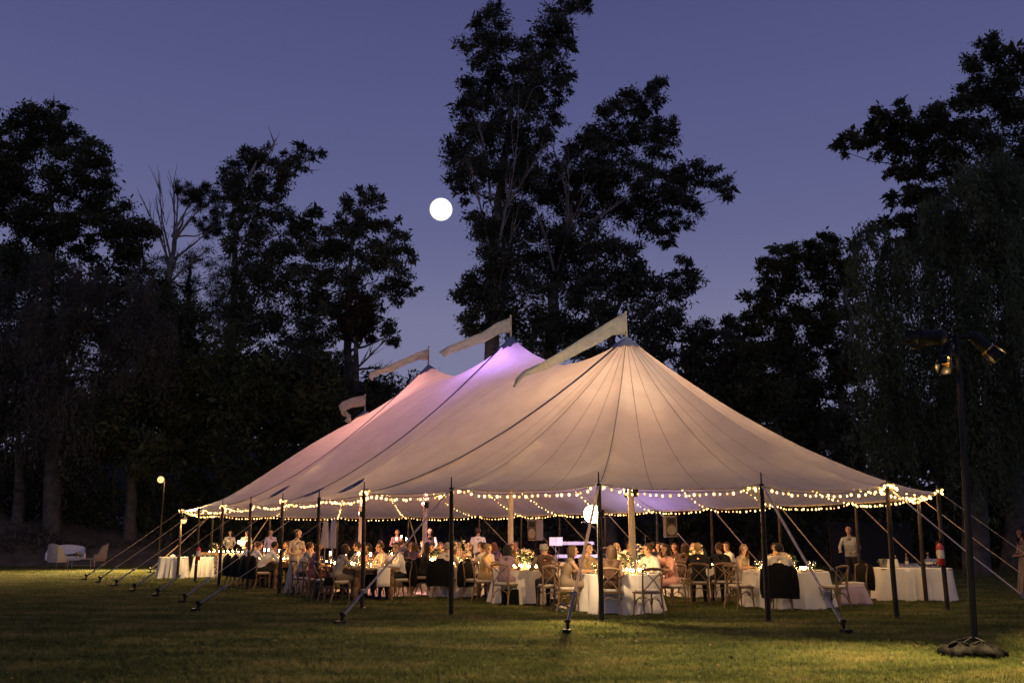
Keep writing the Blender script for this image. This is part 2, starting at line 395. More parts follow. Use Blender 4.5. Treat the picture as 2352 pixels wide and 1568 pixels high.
def tree(name, label, cat, trunk, blobs, Y, leaf, bark, n, size=.30, aspect=.34, droop=.3, group=None, depth=.9, bare=(), trunk_r=.45, seg=5, hollow=.35, twig=True, sub=7, fat=1.0, bfront=0.0):
    """trunk: picture polyline from the base upwards; blobs: (px, py, rx, ry[, dY]) leaf masses; both set at distance Y"""
    k = Y/FPX
    P = [AT(x, y, Y) for x, y in trunk]
    base = Vector((P[0].x, Y, 0)); P[0] = base.copy(); P[0].z = -.15
    root = thing(name, label, cat, base, 0, group)
    wood = MB(); L = len(P)
    # smooth trunk with a little wander
    fine = []
    for i in range(L-1):
        for s in range(4):
            q = P[i].lerp(P[i+1], s/4.0); fine.append(q + Vector((rnd.uniform(-.1, .1), rnd.uniform(-.1, .1), 0))*(0 if i == 0 and s == 0 else 1))
    fine.append(P[-1])
    rad = [trunk_r*(1-.82*i/(len(fine)-1))*(1.35 if i == 0 else 1) for i in range(len(fine))]
    nodes = [(p, r) for p, r in zip(fine, rad)]
    wood.tube([p-base for p in fine], rad, 9)
    pts = []; dirs = []
    bl = []
    for b in blobs:
        dy = b[4] if len(b) > 4 else rnd.uniform(-1, 1)*depth*b[2]*k*1.2
        c = AT(b[0], b[1], Y+dy); bl.append((c, b[2]*k, b[3]*k))
    bl = [(c, rx*fat, rz*fat) for c, rx, rz in bl]; area = sum(rx*rz for _, rx, rz in bl)
    for c, rx, rz in sorted(bl, key=lambda q: -q[0].z*0 + (q[0]-fine[len(fine)//2]).length):
        # limb from the nearest lower wood
        cand = sorted(nodes, key=lambda q: (q[0]-c).length + 1.2*max(0, q[0].z-c.z+.5))
        s, r0 = cand[0]
        mid = s.lerp(c, .5) + Vector((rnd.uniform(-.1, .1), rnd.uniform(-.1, .1), -.06))*(c-s).length
        lr = max(.035, min(r0*.6, .05+.02*(c-s).length))
        q1 = [s, s.lerp(mid, .5)+Vector((0, 0, .03))*(c-s).length, mid, mid.lerp(c, .55), c]
        wood.tube([p-base for p in q1], [lr, lr*.85, lr*.68, lr*.5, lr*.3], 6)
        nodes += [(q1[2], lr*.68), (q1[3], lr*.5), (c, lr*.3)]
        m = max(40, int(n*rx*rz/area))
        # the mass is made of small clumps, so gaps stay open between them
        nc = max(4, int(sub*(rx*rz)**.5*1.6)); ry = .5*(rx+min(rx, rz)); 
        for j in range(nc):
            d = nrng.normal(size=3); d /= np.linalg.norm(d); rr = nrng.uniform(hollow, 1.0)**.6
            cc = np.array([c.x + d[0]*rx*rr, c.y + d[1]*ry*rr, c.z + d[2]*rz*rr])
            cr_ = nrng.uniform(.42, .78)*(rx*rz)**.5*.6
            kk = max(6, int(m/nc*nrng.uniform(.6, 1.4)))
            g = nrng.normal(size=(kk, 3))*np.array([1, 1, .62])*cr_*.62
            pts.append(cc + g); dirs.append(np.tile(d, (kk, 1)))
            if twig and j % 2 == 0:
                e = Vector(cc); mm = c.lerp(e, .5)+Vector((0, 0, -.08*rz))
                wood.tube([c-base, mm-base, e-base], [lr*.3, lr*.2, .012], 4, cap=False)
    for (x0, y0, x1, y1) in bare:
        a, b2 = AT(x0, y0, Y), AT(x1, y1, Y)
        a += Vector((0, rnd.uniform(-.6, .6)-bfront*.5, 0)); b2 += Vector((0, rnd.uniform(-1.0, 1.0)-bfront, 0)); m2 = a.lerp(b2, .5)+Vector((rnd.uniform(-.2, .2), 0, rnd.uniform(-.1, .25)))
        wood.tube([a-base, m2-base, b2-base], [.10, .06, .02], 5, cap=False)
        for j in range(9):
            t0 = rnd.uniform(.3, 1); s0 = a.lerp(b2, t0); e0 = s0 + (b2-a)*rnd.uniform(.12, .3) + Vector((rnd.uniform(-.6, .6), rnd.uniform(-.6, .6), rnd.uniform(0, .7)))
            wood.tube([s0-base, e0-base], [.03, .01], 4, cap=False)
    obj('trunk', wood, bark, root)
    pos = np.concatenate(pts); dr = np.concatenate(dirs)
    keep = pos[:, 2] > .15; pos = pos[keep]; dr = dr[keep]
    V = leaves(pos - np.array(base), dr, size, aspect, droop)
    me = leaf_mesh('crown', V); me.materials.append(leaf)
    obj('crown', me, None, root)
    return root
def willow(name, label, cat, trunk, strands, Y, leaf, n_str, leaves_per, lo, hi, group=None, rad=1.0):
    """drooping crown: hanging strands of leaves from a cloud of tops (px, py, rx, ry, length_px)"""
    k = Y/FPX
    P = [AT(x, y, Y) for x, y in trunk]; base = Vector((P[0].x, Y, 0)); P[0] = base.copy(); P[0].z = -.1
    root = thing(name, label, cat, base, 0, group)
    wood = MB(); wood.tube([p-base for p in P], [.55*(1-.75*i/(len(P)-1)) for i in range(len(P))], 9)
    pts = []; dirs = []
    tot = sum(s[2]*s[3] for s in strands)
    for (px, py, rx, ry, ln) in strands:
        c = AT(px, py, Y+rnd.uniform(-1, 1)*rx*k*.7)
        s = min(P[1:], key=lambda q: (q-c).length + 1.5*max(0, q.z-c.z))
        m = s.lerp(c, .5)+Vector((0, 0, .1*(c-s).length))
        wood.tube([s-base, m-base, c-base], [.13, .08, .03], 6)
        for j in range(max(6, int(n_str*rx*ry/tot))):
            if j % 22 == 0:                       # strands hang in bunches with gaps between them
                d = nrng.normal(size=3); d[1] = -abs(d[1])*.9 if nrng.uniform() < .7 else d[1]; d /= np.linalg.norm(d)*nrng.uniform(1.0, 1.25)
                bun = np.array([c.x+d[0]*rx*k, c.y+d[1]*rx*k, c.z+d[2]*ry*k]); bl_ = nrng.uniform(lo, hi)
            top = bun + nrng.normal(size=3)*np.array([.20, .20, .22])
            l = ln*k*bl_*nrng.uniform(.65, 1.05); q = leaves_per
            tt = np.linspace(0, 1, q)[:, None]; sw = nrng.normal(size=3)*np.array([.12, .12, 0])
            line = top + np.concatenate([sw[0]*tt*l + .15*np.sin(tt*3+j)*.6, sw[1]*tt*l, -tt*l], 1) + nrng.normal(size=(q, 3))*.055*rad
            keep = line[:, 2] > .3
            pts.append(line[keep]); dirs.append(np.zeros((keep.sum(), 3)))
    obj('trunk', wood, M_BARK, root)
    pos = np.concatenate(pts); V = leaves(pos-np.array(base), np.concatenate(dirs), .20*rad, .24, 1.7)
    me = leaf_mesh('crown', V); me.materials.append(leaf); obj('crown', me, None, root)
    return root

# --- centre: the tall eucalyptus and its leaning neighbour
tree('eucalyptus_tree', 'tallest dark eucalyptus with two high spires and pale forked trunk behind the tent peaks', 'tree',
 [(1128,1300),(1128,900),(1130,700),(1132,560),(1150,430),(1168,300),(1180,140)],
 [(1140,30,26,24),(1122,60,40,35),(1095,110,40,45),(1150,120,45,45),(1105,190,45,45),(1150,210,50,55),(1190,250,50,50),(1085,260,50,40),(1130,310,55,50),(1080,330,50,50),
  (1055,380,38,40),(1180,340,55,50),(1225,330,45,45),(1110,400,60,45),(1170,430,60,50),(1220,410,40,45),(1070,435,35,30),
  (1330,12,30,26),(1300,30,36,30),(1265,60,45,40),(1235,100,45,40),(1285,95,40,35),(1255,160,50,45),(1290,180,28,30),(1210,180,40,50),(1245,230,40,45),(1290,205,20,22),(1265,280,26,28),
  (1150,500,70,45),(1110,520,40,40),(1200,520,60,50),(1135,590,40,60),(1180,600,50,60),(1120,650,55,45),(1065,655,30,25),(1085,690,40,35),(1130,740,60,45),(1200,690,70,60),(1090,745,35,25)],
 57, L_EUC, M_PALE, 80000, .27, .32, .35, 'trees behind the tent', trunk_r=.62, fat=1.07, bfront=3.2, bare=[(1130,600,1085,420),(1140,620,1170,470),(1150,560,1192,330),(1128,480,1105,330),(1140,700,1180,560),(1160,500,1235,400)])
tree('eucalyptus_tree', 'leaning eucalyptus with crown swept to the right beside the tallest tree', 'tree',
 [(1262,1300),(1265,800),(1275,640),(1290,560),(1310,470),(1340,400),(1400,330)],
 [(1515,205,30,24),(1490,235,40,30),(1440,240,40,30),(1400,262,40,32),(1525,290,36,26),(1480,300,50,34),(1430,310,50,36),(1370,320,45,36),(1340,350,45,40),(1520,345,40,26),(1300,400,50,40),
  (1390,380,60,40),(1450,380,60,36),(1530,395,50,32),(1590,395,45,28),(1640,405,34,24),(1672,435,18,26),(1350,430,60,40),(1430,440,60,36),(1500,440,60,32),(1560,440,50,30),(1585,480,30,26),(1545,510,40,28),(1480,490,60,32),(1520,545,38,22),
  (1400,490,50,36),(1310,480,50,45),(1260,440,40,45),(1290,560,60,50),(1350,560,60,45),(1250,620,60,60),(1320,640,60,50)],
 59, L_EUC, M_PALE, 70000, .27, .32, .3, 'trees behind the tent', trunk_r=.5, fat=1.06, bfront=2.6, bare=[(1300,470,1262,350),(1275,640,1330,490),(1290,600,1300,440),(1310,560,1400,500),(1330,540,1470,450),(1270,640,1230,520)])
tree('broadleaf_tree', 'dark bushy tree filling the gap below the leaning eucalyptus', 'tree',
 [(1400,1300),(1400,900),(1410,740),(1430,660)],
 [(1400,590,50,40),(1450,590,40,36),(1420,640,70,50),(1480,650,50,40),(1360,680,70,50),(1440,720,80,50),(1530,690,50,40),(1570,640,36,30),(1595,650,26,22),(1560,610,26,20),(1500,745,60,45),(1350,740,70,50),(1545,750,40,40),(1430,800,110,50),(1300,760,80,50),(1240,790,80,50),(1520,820,50,50)],
 54, L_EUC, M_BARK, 32000, .27, .36, .3, 'trees behind the tent')
# --- left group
tree('oak_tree', 'wide round-topped tree at the left edge of the lawn', 'tree',
 [(110,1300),(108,900),(105,700),(120,560),(115,430)],
 [(70,270,45,30),(110,262,45,26),(140,290,45,34),(40,320,50,45),(100,320,70,45),(170,320,40,34),(205,350,45,36),(20,400,60,60),(150,390,60,50),(220,400,45,36),(240,440,28,40),(80,420,60,50),(180,450,60,45),(230,480,36,36),(30,480,60,50),(110,500,70,50),(190,520,60,36),(-20,350,50,60),(-40,460,50,60),(150,560,70,45),(60,580,80,50),(10,600,50,50),(260,520,45,36),(300,500,40,45),(285,560,45,40),(330,540,40,40)],
 56, L_OAK, M_BARK, 78000, .22, .42, .25, 'trees left of the tent', trunk_r=.6, hollow=.5)
tree('umbrella_pine', 'flat-crowned pine with bare grey branches on its left side', 'tree',
 [(383,1300),(384,800),(386,640),(400,560),(420,500)],
 [(418,430,22,16),(446,440,30,20),(478,440,26,18),(495,470,22,28),(500,510,16,26),(482,530,24,22),(455,470,24,16),(440,455,26,16),(505,540,10,16),(460,510,20,14)],
 60, L_PINE, M_PALE, 15000, .2, .16, .0, 'trees left of the tent', trunk_r=.36, sub=10,
 bare=[(388,640,352,450),(390,600,372,420),(392,580,395,415),(396,570,410,425),(390,620,338,470),(402,550,440,450),(405,560,470,470),(388,650,470,560),(392,590,500,530),(386,640,420,590)])
tree('pine_tree', 'dark layered pine below the flat-crowned pine', 'tree',
 [(430,1300),(430,900),(432,700),(436,600)],
 [(350,610,60,22),(420,600,50,20),(480,590,50,22),(510,620,40,24),(400,650,70,26),(470,660,70,28),(360,680,60,30),(440,720,90,36),(520,700,50,36),(380,760,90,40),(470,790,90,40)],
 63, L_PINE, M_BARK, 26000, .22, .18, .0, 'trees left of the tent', sub=9)
tree('eucalyptus_tree', 'pale-trunked eucalyptus with one spray leaning up to the right, left of the moon', 'tree',
 [(535,1300),(535,900),(536,700),(540,560),(560,450),(590,370)],
 [(600,345,26,22),(575,365,30,26),(545,390,34,30),(530,430,30,40),(600,390,40,36),(640,380,30,24),(670,360,26,20),(700,345,24,18),(725,355,20,18),(690,380,26,18),(570,440,50,36),(620,430,46,34),(660,410,30,24),(540,490,34,36),(590,500,50,40),(640,480,36,30),(560,560,46,40),(620,560,50,40),(670,510,40,24),(715,500,30,26),(690,540,36,30),(560,640,60,50),(630,640,60,50),(600,720,70,50),(540,740,50,50)],
 58, L_EUC, M_PALE, 38000, .26, .32, .35, 'trees left of the tent', trunk_r=.36, bare=[(600,400,640,330),(690,380,720,400)])
tree('eucalyptus_tree', 'open eucalyptus with thin leafy right-hand branches just left of the tent flags', 'tree',
 [(795,1300),(795,950),(798,860),(800,760),(800,640),(815,540)],
 [(838,450,30,20),(820,470,36,26),(860,465,24,22),(800,500,36,26),(850,500,36,24),(780,540,46,30),(830,540,50,34),(740,560,50,36),(700,590,50,36),(790,600,60,40),(850,590,50,36),(905,520,20,22),(910,550,30,26),(930,590,28,26),(890,600,36,30),(700,650,60,46),(770,670,60,46),(840,660,50,40),(920,640,34,28),(945,665,22,16),(880,680,40,34),(680,730,60,50),(750,750,60,46),(820,740,40,34),(870,740,36,30),(895,770,22,16),(700,820,70,46),(770,840,50,34),(912,790,12,10)],
 56, L_EUC, M_BARK, 42000, .26, .32, .35, 'trees left of the tent', bare=[(800,860,880,780),(805,850,900,840),(800,880,860,900),(800,830,850,740)], hollow=.5)
tree('reddish_shrub_tree', 'small reddish-leaved tree inside the open eucalyptus', 'tree',
 [(818,1300),(818,900),(818,760)], [(818,690,30,30),(830,730,34,30),(805,720,26,26),(840,765,26,20)], 53, L_RED, M_BARK, 5000, .26, .35, .1, None)
# --- right group
tree('broadleaf_tree', 'small round tree just right of the near tent peak', 'tree',
 [(1650,1300),(1650,950),(1652,850)],
 [(1650,745,40,24),(1610,765,40,28),(1690,770,40,28),(1600,810,40,40),(1650,800,60,40),(1700,820,50,40),(1610,870,60,45),(1690,880,70,45),(1570,900,50,45)],
 55, L_EUC, M_BARK, 20000, .27, .34, .3, 'trees right of the tent')
tree('broadleaf_tree', 'medium dark tree with crooked pale limb behind the right end of the tent', 'tree',
 [(1945,1300),(1942,950),(1930,880),(1960,740),(1930,650)],
 [(1890,560,40,24),(1850,575,45,26),(1800,590,45,30),(1760,610,26,24),(1930,590,50,36),(1780,650,50,40),(1850,640,60,45),(1740,690,36,26),(1720,715,24,20),(1790,720,60,40),(1870,720,70,45),(1940,680,50,60),(1760,770,60,40),(1830,790,70,45),(1910,790,60,50),(1780,850,70,45),(1870,870,80,50),(1960,850,50,60),(1730,800,36,36)],
 50, L_OAK, M_PALE, 56000, .22, .40, .35, 'trees right of the tent', trunk_r=.36)
tree('oak_tree', 'big spreading tree high at the right edge with a branch reaching left', 'tree',
 [(2330,1300),(2330,900),(2320,700),(2290,520),(2300,330)],
 [(2290,105,50,24),(2260,140,45,34),(2320,150,60,50),(2240,210,45,40),(2310,230,70,60),(2200,250,45,34),(2160,265,45,34),(2100,270,45,30),(2050,255,40,26),(2030,290,40,26),(1985,310,40,24),(1945,330,34,22),(1930,345,20,18),(2090,320,55,32),(2030,340,45,26),(2150,330,60,40),(2230,330,70,60),(2070,385,36,28),(2120,410,60,40),(2200,430,70,60),(2080,460,40,30),(2140,490,60,40),(2070,520,40,36),(2110,560,60,45),(2290,420,80,80),(2360,300,50,90),(2200,560,80,60),(2010,520,30,20)],
 42, L_OAK, M_BARK, 72000, .20, .40, .35, 'trees right of the tent', trunk_r=.5)
willow('pepper_tree', 'drooping pale-green pepper tree with hanging strands at the right edge', 'tree',
 [(2240,1300),(2235,1050),(2220,850),(2200,620),(2230,460)],
 [(2200,400,60,36,230),(2270,390,70,36,260),(2330,420,60,50,300),(2150,500,60,40,220),(2230,520,80,50,280),(2310,540,70,60,300),(2080,600,60,40,260),(2160,640,80,50,320),(2260,680,90,60,340),(2340,700,60,60,340),(2010,540,46,30,180),(1985,600,34,40,240),(2020,720,60,50,300),(2110,800,80,60,320),(2220,850,90,60,330),(2320,880,70,60,330),(2030,880,60,60,320)],
 37, L_PEP, 4600, 30, .35, 1.0, 'trees right of the tent')
willow('pepper_tree', 'grey-brown drooping tree with dry hanging strands at the far left', 'tree',
 [(120,1300),(120,1050),(130,860),(150,760)],
 [(40,640,70,40,220),(130,620,70,40,220),(210,650,60,40,220),(30,740,70,50,260),(120,730,80,50,280),(210,760,70,50,260),(60,850,80,50,240),(160,880,90,50,260),(250,860,70,50,240),(330,640,50,40,200),(320,740,60,50,240),(380,760,50,50,240),(-20,700,50,60,300)],
 51, leaf_mat('dusty_leaf', (.078, .072, .054), (.165, .145, .110)), 3400, 24, .35, 1.0, 'trees left of the tent')
for args in (('dense dark tree filling the gap behind the umbrella pine', 300, 52, [(250,900),(330,880),(300,960),(390,930),(240,1000),(340,1040),(420,1010)]),
 ('dense dark tree below the left eucalyptus', 560, 53, [(470,860),(540,850),(610,860),(500,930),(580,940),(660,900),(480,1010),(640,990),(560,1040),(620,1080),(680,1060)]),
 ('dense dark tree between the left eucalyptus and the rear flag', 720, 55, [(640,900),(700,890),(760,920),(680,970),(780,980),(830,950),(740,1020)]),
 ('dense dark tree behind the right slope of the tent', 1760, 52, [(1700,930),(1760,900),(1830,930),(1720,1000),(1800,1010),(1880,990)]),
 ('dense dark tree behind the grey-brown drooping tree', 110, 56, [(-20,640),(60,620),(140,640),(210,690),(30,720),(110,740),(190,770),(60,810)]),
 ('dense dark tree left of the umbrella pine trunk', 320, 57, [(270,640),(330,670),(390,720),(290,740),(350,780),(430,760),(400,830),(300,840)]),
 ('dense dark tree at the far left edge above the dry bank', 40, 52, [(-30,860),(40,840),(110,880),(0,940),(80,960),(150,940)])):
    tree('broadleaf_tree', args[0], 'tree', [(args[1],1300),(args[1]+4,1100),(args[1],950)], [(x, y, 70, 52) for x, y in args[3]], args[2], L_OAK, M_BARK, 22000, .27, .40, .2, 'trees filling the back of the lawn', hollow=.2)
# --- the dark understorey behind the tent: each bush its own
bushes = [(-40,1010,150,170,55,0),(120,1050,130,160,55,1),(260,1020,120,180,55,0),(390,960,110,230,54,0),(470,930,90,200,55,2),(560,920,100,230,52,0),(670,930,100,220,54,2),(770,960,90,190,52,0),
 (870,1000,80,170,56,0),(990,1010,100,170,58,2),(1120,1020,110,170,58,0),(1250,1010,110,180,58,2),(1390,1000,110,190,57,0),(1540,1010,110,180,56,0),(1690,1000,110,200,54,3),(1820,1010,100,190,50,0),(1950,1040,100,180,48,2),(2090,1060,110,180,46,0),(2220,1070,110,180,44,2),(2350,1080,110,180,43,0)]
kinds = ['dense dark green bush', 'dry grey-brown bush', 'black-green bush', 'brownish bush']
spots = ['at the left edge of the picture above the dry bank','behind the white lounge settee','between the lounge and the lamp post','behind the far-left lamp post','right of the far-left lamp post','above the left end of the tent','second above the left end of the tent','under the rearmost flag','between the rear flags',
 'behind the third tent peak','behind the second tent peak','behind the saddle between the near peaks','behind the nearest tent peak','right of the nearest tent peak','behind the right slope of the tent','further down behind the right slope of the tent','behind the right corner of the tent','behind the drinks table','behind the tall light stand','at the right edge of the picture']
for (px, py, rx, ry, Y, kd), s in zip(bushes, spots):
    bl = [(px+rnd.uniform(-.5, .5)*rx, py+rnd.uniform(-.6, .2)*ry, rx*rnd.uniform(.35, .55), ry*rnd.uniform(.28, .42)) for _ in range(13)]
    bl += [(px+rnd.uniform(-.8, .8)*rx, 1185+rnd.uniform(-75, 60), rx*rnd.uniform(.4, .6), 60) for _ in range(9)]
    tree('bush', kinds[kd]+' '+s, 'bush', [(px, 1300), (px+5, 1200), (px, py)], bl, Y, [L_OAK, L_DRY, L_EUC, L_RED][kd], M_BARK, 13000, .28, .42, .2, 'bushes along the back of the lawn', twig=False, hollow=.2, trunk_r=.2)
# low scrub along the lawn's far edge (one mass nobody could count)
n = 42000
px = nrng.uniform(-200, 2560, n); Yd = nrng.uniform(0, 1, n)
Yb = np.interp(px, [-200, 300, 500, 800, 1200, 1700, 2100, 2560], [46.5, 49.5, 52, 53, 55, 52, 46, 40])
pos = np.stack([(px-1176)/FPX*(Yb+Yd*2.2)/cP, Yb+Yd*2.2, nrng.uniform(0, 1, n)**1.4*(1.0+1.0*np.abs(np.sin(px*.013)*np.cos(px*.0047)))], 1)
me = leaf_mesh('scrub', leaves(pos, np.zeros((n, 3)), .3, .3, -.6)); me.materials.append(L_DRY)
o = obj('scrub', me, None); o['kind'] = 'stuff'; o['label'] = 'low dry scrub along the far edge of the lawn'
# ================================================================== THE TENT
EH = 2.4
PK = [Vector((3.03, 23.0, 6.64)), Vector((-.04, 27.7, 7.71)), Vector((-3.10, 32.43, 7.71)), Vector((-6.18, 37.16, 6.64))]
rdir = (PK[3]-PK[0]); rdir.z = 0; rdir.normalize(); ndir = Vector((rdir.y, -rdir.x, 0))
LEFT = [G(831,1397), G(726,1375), G(641,1363), G(567,1353), G(502,1343), G(448,1335), G(407,1328)]
NEAR = [G(1036,1412), G(1382,1427), G(1765,1426), G(2060,1418), G(2177,1400), G(2128,1381), XY(1969, 24.9)]
RIGHT = [XY(1791, 27.4), XY(1635, 29.9), XY(1509, 32.3), XY(1390, 34.8), XY(1285, 37.3), XY(1197, 39.8), XY(1100, 41.6)]
FAR = [XY(937, 43.7), XY(775, 43.6), XY(619, 41.6), XY(487, 38.6)]
# perimeter in order, with the ridge parameter each pole belongs to
PER = [(p, i/2.0) for i, p in enumerate(LEFT[::-1])]
PER = [(p, 3-q) for p, q in PER] + [(p, 0.0) for p in NEAR] + [(p, i/2.0) for i, p in enumerate(RIGHT)] + [(p, 3.0) for p in FAR]
NP = len(PER)
def ridge(q):
    q = min(max(q, 0.0), 3.0); i = min(int(q), 2); t = q-i
    p = PK[i].lerp(PK[i+1], t)
    sag = .82*(1-abs(2*t-1)**1.7)
    return Vector((p.x, p.y, p.z-sag)), math.sin(PI*t)
def gprof(s, wv):
    a = (1-s)**1.5*.86 + .14*(1-s); b = (1-s**1.55)**1.35
    return a*(1-wv)+b*wv
def canopy(i, t, s, off=0.0):
    """point on the canopy: bay i, along-bay t, ridge-to-eave s"""
    (a, qa), (b, qb) = PER[i], PER[(i+1) % NP]
    q = qa+(qb-qa)*t
    R_, wv = ridge(q)
    e = a.lerp(b, t); e.z = EH
    mid = (PK[0]+PK[3])*.5
    inn = (Vector((R_.x, R_.y, 0))-Vector((e.x, e.y, 0)))
    L = inn.length; inn.normalize()
    sc_ = 4*t*(1-t)
    e += inn*(.10*sc_); e.z += -.015*sc_ + .04*max(0, 1-min(t, 1-t)/.15)
    p = R_.lerp(e, s); p.z = e.z + (R_.z-e.z)*gprof(s, wv)
    p.z -= .13*sc_*math.sin(PI*min(1, s))**1.2*(.4+.6*s)
    # pleats pulled towards the pole tops
    for tt in (t, 1-t):
        p.z += .034*math.sin(tt*58+i)*max(0, 1-tt/.30)*max(0, (s-.62)/.38)**1.5
    p.z += .012*mnoise.noise(Vector((p.x*1.1, p.y*1.1, 0)))
    p.z += off
    return p
def fabric_mat():
    m = D.materials.new('sailcloth'); m.use_nodes = True; t = m.node_tree; t.nodes.clear()
    o = t.nodes.new('ShaderNodeOutputMaterial'); d = t.nodes.new('ShaderNodeBsdfDiffuse'); tr = t.nodes.new('ShaderNodeBsdfTranslucent')
    x = t.nodes.new('ShaderNodeMixShader'); x.inputs[0].default_value = .48
    g = t.nodes.new('ShaderNodeNewGeometry')
    n = t.nodes.new('ShaderNodeTexNoise'); n.inputs['Scale'].default_value = 1.3; n.inputs['Detail'].default_value = 7; n.inputs['Roughness'].default_value = .65
    t.links.new(g.outputs['Position'], n.inputs['Vector'])
    r = t.nodes.new('ShaderNodeValToRGB'); t.links.new(n.outputs[0], r.inputs[0])
    r.color_ramp.elements[0].position = .3; r.color_ramp.elements[1].position = .7
    r.color_ramp.elements[0].color = (.65, .615, .585, 1); r.color_ramp.elements[1].color = (.78, .75, .72, 1)
    t.links.new(r.outputs[0], d.inputs[0]); t.links.new(r.outputs[0], tr.inputs[0])
    w1 = t.nodes.new('ShaderNodeTexNoise'); w1.inputs['Scale'].default_value = 2.2; w1.inputs['Detail'].default_value = 3
    t.links.new(g.outputs['Position'], w1.inputs['Vector'])
    bp = t.nodes.new('ShaderNodeBump'); bp.inputs['Strength'].default_value = .45; bp.inputs['Distance'].default_value = .07; t.links.new(bp.outputs[0], tr.inputs['Normal'])
    t.links.new(w1.outputs[0], bp.inputs['Height']); t.links.new(bp.outputs[0], d.inputs['Normal'])
    t.links.new(d.outputs[0], x.inputs[1]); t.links.new(tr.outputs[0], x.inputs[2]); t.links.new(x.outputs[0], o.inputs[0])
    return m
M_FAB = fabric_mat()
M_STRAP = mat('blue_grey_webbing', (.11, .125, .19), rough=.8, var=.15, scale=5)
M_SEAM = mat('seam_stitching', (.32, .28, .26), rough=.8, trans=.3)
M_CAP = mat('grey_blue_cap', (.26, .28, .36), rough=.8, var=.2, scale=6, bump=.3, bscale=20)
M_POLE = mat('dark_pole', (.030, .021, .015), rough=.5, spec=.2, var=.35, scale=5)
M_MAST = mat('pale_wood_mast', (.55, .46, .34), rough=.5, var=.12, scale=3)
M_ROPE = mat('pale_strap', (.86, .72, .52), rough=.8, var=.12, scale=12, trans=.35)
M_STEEL = mat('stake_steel', (.30, .28, .26), rough=.35, metal=.8, var=.3)
M_BLACK = mat('black_metal', (.010, .009, .009), rough=.5, spec=.22)
M_FLAG = mat('cream_pennant', (.80, .74, .58), rough=.8, var=.08, trans=.4)

tent = thing('sailcloth_tent', 'large pale sailcloth tent with four flagged peaks glowing over the dinner tables', 'tent', (PK[0].x, PK[0].y, 0))
T0 = Vector(tent.location)
def tpart(name, mb, m, parent=None, smooth=True):
    mb.v = [(v[0]-T0.x, v[1]-T0.y, v[2]-T0.z) for v in mb.v]
    return obj(name, mb, m, parent or tent, smooth)
def cuts(i):
    qa, qb = PER[i][1], PER[(i+1) % NP][1]
    return 3 if qa == qb else 2
for i in range(NP):
    c = cuts(i)
    for k in range(c):
        t0, t1 = k/c, (k+1)/c
        rows = []
        for j in range(31):
            s = (j/30.0)**1.15
            rows.append([canopy(i, t0+(t1-t0)*h/9.0, s) for h in range(10)])
        mb = MB(); mb.grid(rows); tpart('canopy_panel', mb, M_FAB)
        # seam along the panel's first edge
        sm = MB(); wv = .014 if k else .02
        pts = [canopy(i, t0, .03+.97*j/40.0, .006) for j in range(41)]
        sd = (canopy(i, min(1, t0+.02), .9)-canopy(i, t0, .9)); sd.z = 0; sd.normalize()
        A = [p-sd*wv*.5 for p in pts]; B = [p+sd*wv*.5 for p in pts]
        sm.grid([A, B]); tpart('seam', sm, M_SEAM)
# broad load straps from each peak down to the side pole below it, both sides
for idx in (6, 4, 2, 0):
    for i in (idx,):
        pts = [canopy(i, 0.0, .04+.95*j/40.0, .014) for j in range(41)]
        sd = rdir; mb = MB(); mb.grid([[p-sd*.085 for p in pts], [p+Vector((0, 0, .012)) for p in pts], [p+sd*.085 for p in pts]]); tpart('load_strap', mb, M_STRAP)
for i in (14, 16, 18, 20):
    pts = [canopy(i, 0.0, .04+.95*j/40.0, .014) for j in range(41)]
    mb = MB(); mb.grid([[p-rdir*.07 for p in pts], [p+Vector((0, 0, .012)) for p in pts], [p+rdir*.07 for p in pts]]); tpart('load_strap', mb, M_STRAP)
# dark oval reinforcement patches near the left side poles
for i in (3, 4, 5):
    c = canopy(i, .02, .9, .012); ps = []
    for a in range(20):
        an = 2*PI*a/20; ps.append(canopy(i, .0+.10*(.5+.5*math.cos(an)), .90+.05*math.sin(an), .013))
    mb = MB(); mb.add(ps, [tuple(range(20))]); tpart('reinforcement_patch', mb, M_STRAP)
# edge hem under the canopy border
hem = MB()
for i in range(NP):
    hem.tube([canopy(i, t/8.0, 1.0, -.015) for t in range(9)], .016, 5)
tpart('hem_rope', hem, M_ROPE)
